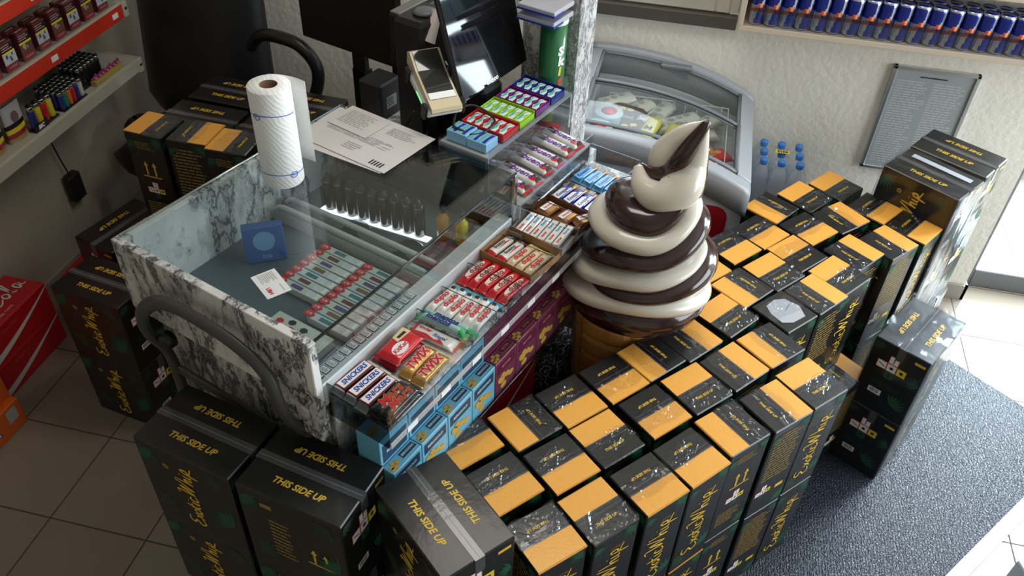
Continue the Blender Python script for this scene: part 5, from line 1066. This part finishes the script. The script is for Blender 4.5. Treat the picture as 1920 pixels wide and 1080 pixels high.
for nm, x0, y0, x1, y1, h, lb in (('lighter_tray', -2.276, 2.33, -2.158, 2.47, .0035, 'shallow black tray holding the coloured lighters'), ('lighter_tray', -2.28, 2.486, -2.187, 2.632, .0145, 'raised black tray holding the black lighters')):
    o = MB().box(x0, x1, y0, y1, .8003, .8003 + h).build(nm, [PLASB]); tag(o, lb, 'tray')
cj = M('candy_purple', (.30, .02, .12), .3, coat=.5)
for i in range(7):
    b = MB(); wrapper(b, .034, .018, .009, 0); b.text('x', .012, fr((0, 0, .0095), (1, 0, 0), (0, 1, 0)), 1, .06)
    o = b.build('wrapped_candy', [cj, M('candy_pale', (.6, .45, .4), .4)], None, (-2.176 + .004 * (i % 2), 2.55 + i * .024, .826)); o.rotation_euler = (R(78), R(-20 + 7 * (i % 4)), R(90)); tag(o, 'purple wrapped candy standing in the little yellow box, %s from its near end' % ORDL[i], 'candy', 'purple candies')
b = MB(); b.box(-.012, .012, -.09, .09, 0, .02, 0, .001); o = b.build('candy_box', [M('candy_box_yellow', (.42, .33, .08), .5)], None, (-2.170, 2.62, .8005)); tag(o, 'low yellow candy box at the far end of the cream shelf', 'box')
# ---------------------------------------------------------------- cash desk beyond the glass case
# slanted marble panel at the end of the desk, facing the freezer
t = cthing('end_panel', 'tall white marble-patterned panel behind the green sweets tube, left of the freezer', 'panel', -1.075, 2.075, 0)
MB().box(-.19, -.012, 0, .014, 0, 1.70, 0, .001).box(-.012, 0, 0, .10, 0, 1.70, 0, .001).build('panel_board', [marble('panel_marble', 5, (.78, .78, .78), (.3, .3, .31))], t)
t = cthing('cash_desk', 'marble-patterned cash desk behind the gum stand', 'counter', -1.68, 1.575, 0)
MB().box(.0, .722, .0, .46, .985, 1.035, 0, .003).build('worktop', [MARBD], t)
MB().box(.02, .715, .02, .44, 0, .985).build('body', [M('desk_dark', (.03, .03, .03), .5)], t)
# touch screen till
def mon():
    t = cthing('till_screen', 'large black touch screen till tilted back behind the gum boxes', 'screen', -1.262, 1.86, 1.036)
    b = MB(); ang = R(16); T = Matrix.Translation((.05, 0, .215)) @ Matrix.Rotation(-ang, 4, 'Y')
    b.box(-.022, 0, -.165, .165, 0, .30, 0, .008, T); b.build('housing', [PLASB], t)
    b = MB(); b.rect(T @ fr((.0006, 0, 0), (0, 1, 0), (0, 0, 1)), -.160, .160, .006, .294, 0)
    b.text('Oxhoo', .02, T @ fr((.0012, -.02, .015), (0, 1, 0), (0, 0, 1)), 1, .03); b.build('glass_face', [M('screen_glass', (.006, .006, .007), .04, spec=.35), WHITE], t)
    b = MB(); b.box(-.1, .04, -.05, .05, 0, .2, 0, .01); b.lathe([(.075, 0), (.075, .01)], 24, 0, Matrix.Translation((-.04, 0, 0))); b.build('foot', [PLASB], t)
mon()
# white curl of receipt paper
b = MB(); vs = []
for j in range(9):
    for i in range(13): u = i / 12; v = j / 8; a = 3.9 * (u - .5); r = .012 + .022 * v; vs.append((r * math.cos(a), r * math.sin(a) * 1.2, -.09 * v))
b.add(vs, [(j * 13 + i, j * 13 + i + 1, (j + 1) * 13 + i + 1, (j + 1) * 13 + i) for j in range(8) for i in range(12)], 0, True)
o = b.build('paper_curl', [M('thermal_paper', (.62, .55, .53), .6)], None, C(-1.375, 1.815, 1.44), -W + R(200)); o.rotation_euler = (R(14), R(-24), R(200)); tag(o, 'curled white receipt paper hanging from the printer behind the till screen', 'paper')
t = cthing('receipt_printer', 'black receipt printer with the paper curl behind the till screen', 'printer', -1.42, 1.80, 1.036)
b = MB(); b.box(-.06, .045, -.07, .075, 0, .385, 0, .012); b.build('housing', [PLASB], t); b = MB(); b.lathe([(.03, .385), (.034, .392), (.02, .397)], 20, 0); b.build('paper_holder', [PLASD], t)
# back-of-desk black machines
t = cthing('speaker_box', 'small black box with a pale sticker standing upright near the papers', 'device', -1.625, 1.825, 1.036)
b = MB(); b.box(-.045, .045, -.05, .05, 0, .12, 0, .006); b.build('housing', [M('matt_black', (.02, .02, .021), .5)], t); b = MB(); b.rect(fr((.0456, 0, .055), (0, 1, 0), (0, 0, 1)), -.026, .022, -.022, .018, 0); lines(b, fr((.0459, 0, .055), (0, 1, 0), (0, 0, 1)), -.02, .016, -.018, .012, 4, 1); b.build('sticker', [GREY, INK], t)
t = cthing('computer_tower', 'black computer housing with a grey top edge behind the card reader', 'computer', -1.60, 1.93, 1.036)
b = MB(); b.box(-.03, .03, -.04, .44, 0, .30, 0, .004); b.build('housing', [PLASB], t); MB().box(-.026, .010, -.036, .436, .30, .308, 0, .002).build('top_edge', [M('dull_grey_edge', (.16, .155, .14), .5)], t)
t = cthing('wide_monitor', 'big black monitor seen from behind at the back of the desk', 'monitor', -1.985, 2.10, 0)
b = MB(); b.box(-.225, .22, -.02, .02, 1.035, 1.55, 0, .006); b.build('housing', [M('deep_black_plastic', (.004, .004, .0045), .55)], t); b = MB(); b.box(-.03, .03, 0.02, .05, .9, 1.3, 0, .005).box(-.12, .12, -.0, .12, 0, .02, 0, .004).box(-.03, .03, .02, .06, .02, .95); b.build('stand', [PLASB], t)
# card reader on its stand
def reader():
    t = cthing('card_reader', 'cream card reader with a dark screen clamped on a black stand', 'card reader', -1.318, 1.66, 1.036)
    ax = Vector((.80, -.52, -.30)).normalized(); side = Vector((.50, .86, 0)); side = (side - ax * side.dot(ax)).normalized(); up = side.cross(ax) * -1
    if up.z < 0: up = -up
    T = Matrix(((ax.x, side.x, up.x, .03), (ax.y, side.y, up.y, .005), (ax.z, side.z, up.z, .262), (0, 0, 0, 1))) @ Matrix.Diagonal((1.08, 1.08, 1.08, 1))
    cream = M('cream_plastic', (.62, .52, .34), .35, coat=.2); b = MB()
    b.prism([(-.095, -.002), (-.10, .03), (-.085, .042), (-.03, .024), (.09, .014), (.096, .006), (.09, -.004)][::-1], -.04, .04, 0, T @ Matrix(((1, 0, 0, 0), (0, 0, 1, 0), (0, 1, 0, 0), (0, 0, 0, 1))))
    b.build('reader_body', [cream], t)
    sl = math.atan2(.042 - .024, -.055); n_ = Vector((.31, 0, .95)).normalized()
    b = MB(); A = [(-.080, .0405), (-.03, .0255)]
    vs = [(-.083, -.034, .0428), (-.083, .034, .0428), (-.03, .034, .0255), (-.03, -.034, .0255), (.042, .034, .0192), (.042, -.034, .0192), (.062, .034, .0176), (.062, -.034, .0176)]
    b.add([T @ Vector((x, y, z + .0012)) for x, y, z in vs], [(0, 3, 2, 1)[::-1], (3, 5, 4, 2)[::-1], (5, 7, 6, 4)[::-1]], [0, 0, 1]); b.build('display', [M('reader_screen', (.03, .03, .03), .04, coat=1), WHITE], t)
    b = MB(); b.box(-.08, .085, -.046, -.036, -.022, .0, 0, .004, T).box(-.085, .09, -.043, .043, -.014, -.004, 0, .003, T); b.build('bracket', [PLASW], t)
    b = MB(); b.box(.0, .04, -.0468, -.046, -.012, -.008, 0, 0, T); o = b.build('status_light', [M('green_led', (.05, .8, .15), .4, emis=(.1, 1, .2), es=1.6)], t); o['label'] = 'thin green status light'
    b = MB()
    for x in (-.06, .07):
        for y in (-.05, .05): b.box(x - .012, x + .012, y - .006, y + .006, -.03, .012, 0, .004, T)
    b.tube([T @ Vector((0, 0, -.015)), (.02, 0, .18), (.02, 0, .1), (.02, 0, .01)], .018, 12); b.lathe([(.075, 0), (.07, .012), (.03, .03), (.02, .05)], 24, 0, Matrix.Translation((.02, 0, 0)))
    b.build('stand', [PLASB], t)
    b = MB(); q = [(.14, -.06, .205), (.20, -.05, .195), (.215, .0, .195), (.20, .045, .20), (.13, .05, .215), (.11, .0, .215)]
    b.tube(spline(q + [q[0]], 4)[:-1], .0035, 6, closed=True); b.build('handle_loop', [PLASB], t)
    b = MB(); b.tube(spline([(.0, -.05, .2), (-.03, -.06, .12), (.0, -.08, .03), (.08, -.07, .012), (-.05, -.08, .01), (-.12, .0, .01)], 6), .0025, 6); b.build('cable', [PLASB], t)
reader()
# tall green sweets tube and small stack of papers above it
t = cthing('sweets_tube', 'tall green cardboard sweets tube with rainbow lettering beside the marble panel', 'tube', -1.13, 2.025, 1.036)
b = MB(); seg = 36
def tubef(k, i): 
    a = i / seg; return 0 if (.0 <= a < .62) or a > .96 else (1 if k < 3 else (2 if a > .8 else 0))
b.lathe([(.039, 0), (.039, .06), (.039, .12), (.039, .2), (.039, .365)], seg, 0, None, True, lambda k, i: 1 if k == 0 else (3 if k == 1 and (i * 3 // seg) else 0)); b.build('tube_body', [M('tube_green', (.02, .15, .05), .3, coat=.4), M('tube_red', (.5, .02, .02), .3, coat=.4), YEL, M('tube_lime', (.25, .35, .04), .3, coat=.4)], t)
b = MB(); b.lathe([(.0392, .36), (.0405, .362), (.0405, .372), (.035, .374)], seg); b.build('lid', [PLASW], t)
b = MB(); 
for k, (ch_, m_) in enumerate(zip('Skittles', (1, 1, 0, 2, 1, 3, 2, 1))):
    a = W - .15 - R(36) + .05 * (k % 2); T = fr((.0402 * math.cos(a), .0402 * math.sin(a), .285 - k * .031), (-math.sin(a), math.cos(a), 0), (0, 0, 1)); b.text(ch_, .036, T, m_, .06, .1)
b.build('lettering', [YEL, WHITE, RED, M('tube_violet', (.25, .03, .4), .4)], t)
for k in range(2):
    b = MB(); b.box(-.07, .05, -.05, .06, 0, .014, 0, .002); b.box(-.071, .052, -.052, .0, -.001, .004, 1); o = b.build('card_stack', [M('grey_card', (.42, .42, .47), .5), BLUE], None, C(-1.14, 2.0, 1.4115 + k * .03), -W); tag(o, ['lower', 'upper'][k] + ' small grey and blue flat pack lying on the green sweets tube', 'pack')
# ---------------------------------------------------------------- office chair behind the desk
def chair():
    t = thing('office_chair', 'black padded office chair standing behind the cash desk', 'chair', (-1.93, 2.66, 0), 0)
    lea = M('black_leather', (.012, .012, .013), .42, bump=('noise', 40, .15, .003)); b = MB()
    n, m = 16, 14
    def pad(b, w0, w1, h, th, T, bul=.05):
        vs = []
        for s in (0, 1):
            for j in range(n + 1):
                v = j / n; w = (w0 + (w1 - w0) * v) * (1 - .55 * max(0, v - .82) / .18 - .35 * max(0, .1 - v) / .1) / 2
                for i in range(m + 1): u = i / m * 2 - 1; e = (1 - u ** 4) * (1 - (2 * v - 1) ** 8); vs.append((w * u, (th * e * .5 + .012) * (1 if s else -1) + bul * (u * u) , h * v))
        k = (n + 1) * (m + 1); fs = []
        for j in range(n):
            for i in range(m): a = j * (m + 1) + i; fs += [(a, a + 1, a + m + 2, a + m + 1), (k + a, k + a + m + 1, k + a + m + 2, k + a + 1)]
        for i in range(m): fs.append((i, k + i, k + i + 1, i + 1)); a = n * (m + 1) + i; fs.append((a, a + 1, k + a + 1, k + a))
        for j in range(n): a = j * (m + 1); fs.append((a, a + m + 1, k + a + m + 1, k + a)); a += m; fs.append((a, k + a, k + a + m + 1, a + m + 1))
        b.add(vs, fs, 0, True, T)
    pad(b, .60, .52, .92, .10, Matrix.Translation((0, .20, .47)) @ Matrix.Rotation(R(-7), 4, 'X')); b.build('backrest', [lea], t)
    b = MB(); pad(b, .42, .42, .44, .11, Matrix.Translation((-.05, .24, .48)) @ Matrix.Rotation(R(90), 4, 'X'), .0); b.build('seat', [lea], t)
    for q in ([(.28, .17, .90), (.36, .10, .985), (.445, .05, 1.02), (.55, .04, 1.0), (.61, .04, .915), (.585, .04, .80), (.51, .06, .70), (.38, .09, .60), (.16, .1, .50)],
              [(-.23, .17, .48), (-.27, .12, .52), (-.28, .05, .52), (-.27, .04, .46), (-.18, .1, .44)]):
        b = MB(); b.tube(spline(q, 5), .024, 10, flat=(1.0, 1.0), up=(.1, 1, 0)); b.build('armrest', [PLASB], t)
    b = MB(); b.lathe([(.03, .06), (.03, .42), (.09, .44)], 16, 0, Matrix.Translation((-.03, 0, 0))); b.build('gas_lift', [PLASB], t)
    for k in range(5):
        a = k * 2 * PI / 5; b = MB(); b.tube([(-.03, 0, .09), (.22 * math.cos(a) - .03, .22 * math.sin(a), .065)], [.03, .018], 8); b.build('foot', [PLASB], t)
        b = MB(); b.lathe([(.025, -.01), (.028, 0), (.025, .01)], 14, 0, Matrix.Translation((.22 * math.cos(a) - .03, .22 * math.sin(a), .029)) @ Matrix.Rotation(PI / 2, 4, 'X') @ Matrix.Rotation(a, 4, 'Y')); b.build('castor', [PLASB], t)
chair()
# cartons stacked behind the counter
for k, (x, y, a, rt_, lb) in enumerate(((-1.631, 2.112, 84.5, 0, 'left one of three small cartons with orange labels on top behind the counter'), (-1.483, 2.108, 89.4, 180, 'middle one of three small cartons with orange labels on top behind the counter'), (-1.338, 2.089, 89.4, 0, 'right one of three small cartons with orange labels behind the counter, by the kitchen roll'))):
    small_carton(lb, 'small cartons on top behind the counter', (x, y, 2 * (BH + .0008) + .0005), R(a + rt_))
for i, (x, y) in enumerate(((-1.575, 2.105), (-1.30, 2.085))):
    for k in range(2): big_carton('%s large black carton under the %s of the small labelled cartons behind the counter' % (['bottom', 'second'][k], ['left', 'right'][i]), (x, y, k * (BH + .0008)), R(-1), 'large cartons behind the counter')
for i, (x, y, a, lb) in enumerate(((-1.60, 2.33, -3, 'directly behind the small labelled ones, left of the kitchen roll'), (-1.58, 2.53, -4, 'farthest back by the chair'), (-1.315, 2.31, -3, 'directly behind the small labelled ones, by the kitchen roll'), (-1.30, 2.51, -3, 'farthest back, hidden beside the kitchen roll'), (-1.055, 2.415, -8, 'right of the kitchen roll, behind the glass top'))):
    for k in range(3): big_carton('%s large black carton %s' % (['bottom', 'middle', 'top'][k], lb), (x, y, k * (BH + .0008)), R(a), 'large cartons behind the counter')
for k in range(2): big_carton('%s large black carton in the shaded corner between counter and left wall' % ['lower', 'upper'][k], (-1.72, 2.06 - .03 * k, k * (BH + .0008)) if False else (-1.80, 2.03, k * (BH + .0008)), R(75), 'large cartons behind the counter')
# ---------------------------------------------------------------- silver-grey trolley leaning at the counter end
t = cthing('sack_trolley', 'grey steel trolley handle standing against the marble counter end', 'trolley', 0, 0, 0)
t.location = C(-1.225, .765, 0)
b = MB(); q = [(-.27, .052, .03), (-.262, .052, .55), (-.257, .05, .84), (-.253, .012, .96), (-.235, .0, 1.04), (-.18, .0, 1.105), (-.11, .0, 1.14), (.0, .0, 1.145), (.10, .0, 1.13), (.17, .0, 1.09), (.20, .0, .99), (.20, .035, .90), (.20, .052, .82), (.20, .052, .03)]
b.tube(spline(q, 5), .016, 12, flat=(1.15, .75), up=(0, 1, 0)); b.build('handle_frame', [STEELG], t)
for q in ((-.24, .19, .80), (-.25, .19, .5), (-.262, .19, .06)): MB().box(q[0], q[1], .046, .058, q[2], q[2] + .03, 0, .003).build('cross_bar', [STEELG], t)
b = MB(); b.lathe([(.016, -.016), (.024, -.01), (.024, .01), (.016, .016)], 14, 0, Matrix.Translation((-.215, .03, .95)) @ Matrix.Rotation(PI / 2, 4, 'X')); b.build('black_knob', [PLASB], t)
# cable with adapter on the left wall
t = thing('power_adapter', 'black power adapter hanging on its cable from the left wall', 'adapter', (VL + .012, 2.42, .0))
b = MB(); b.tube(spline([(.0, 0, .74), (.01, .0, .62), (.012, .015, .5), (.015, .03, .42)], 6), .003, 6); b.build('cable', [PLASB], t); b = MB(); b.box(-.005, .035, .0, .07, .30, .42, 0, .006); b.build('adapter_body', [PLASB], t)
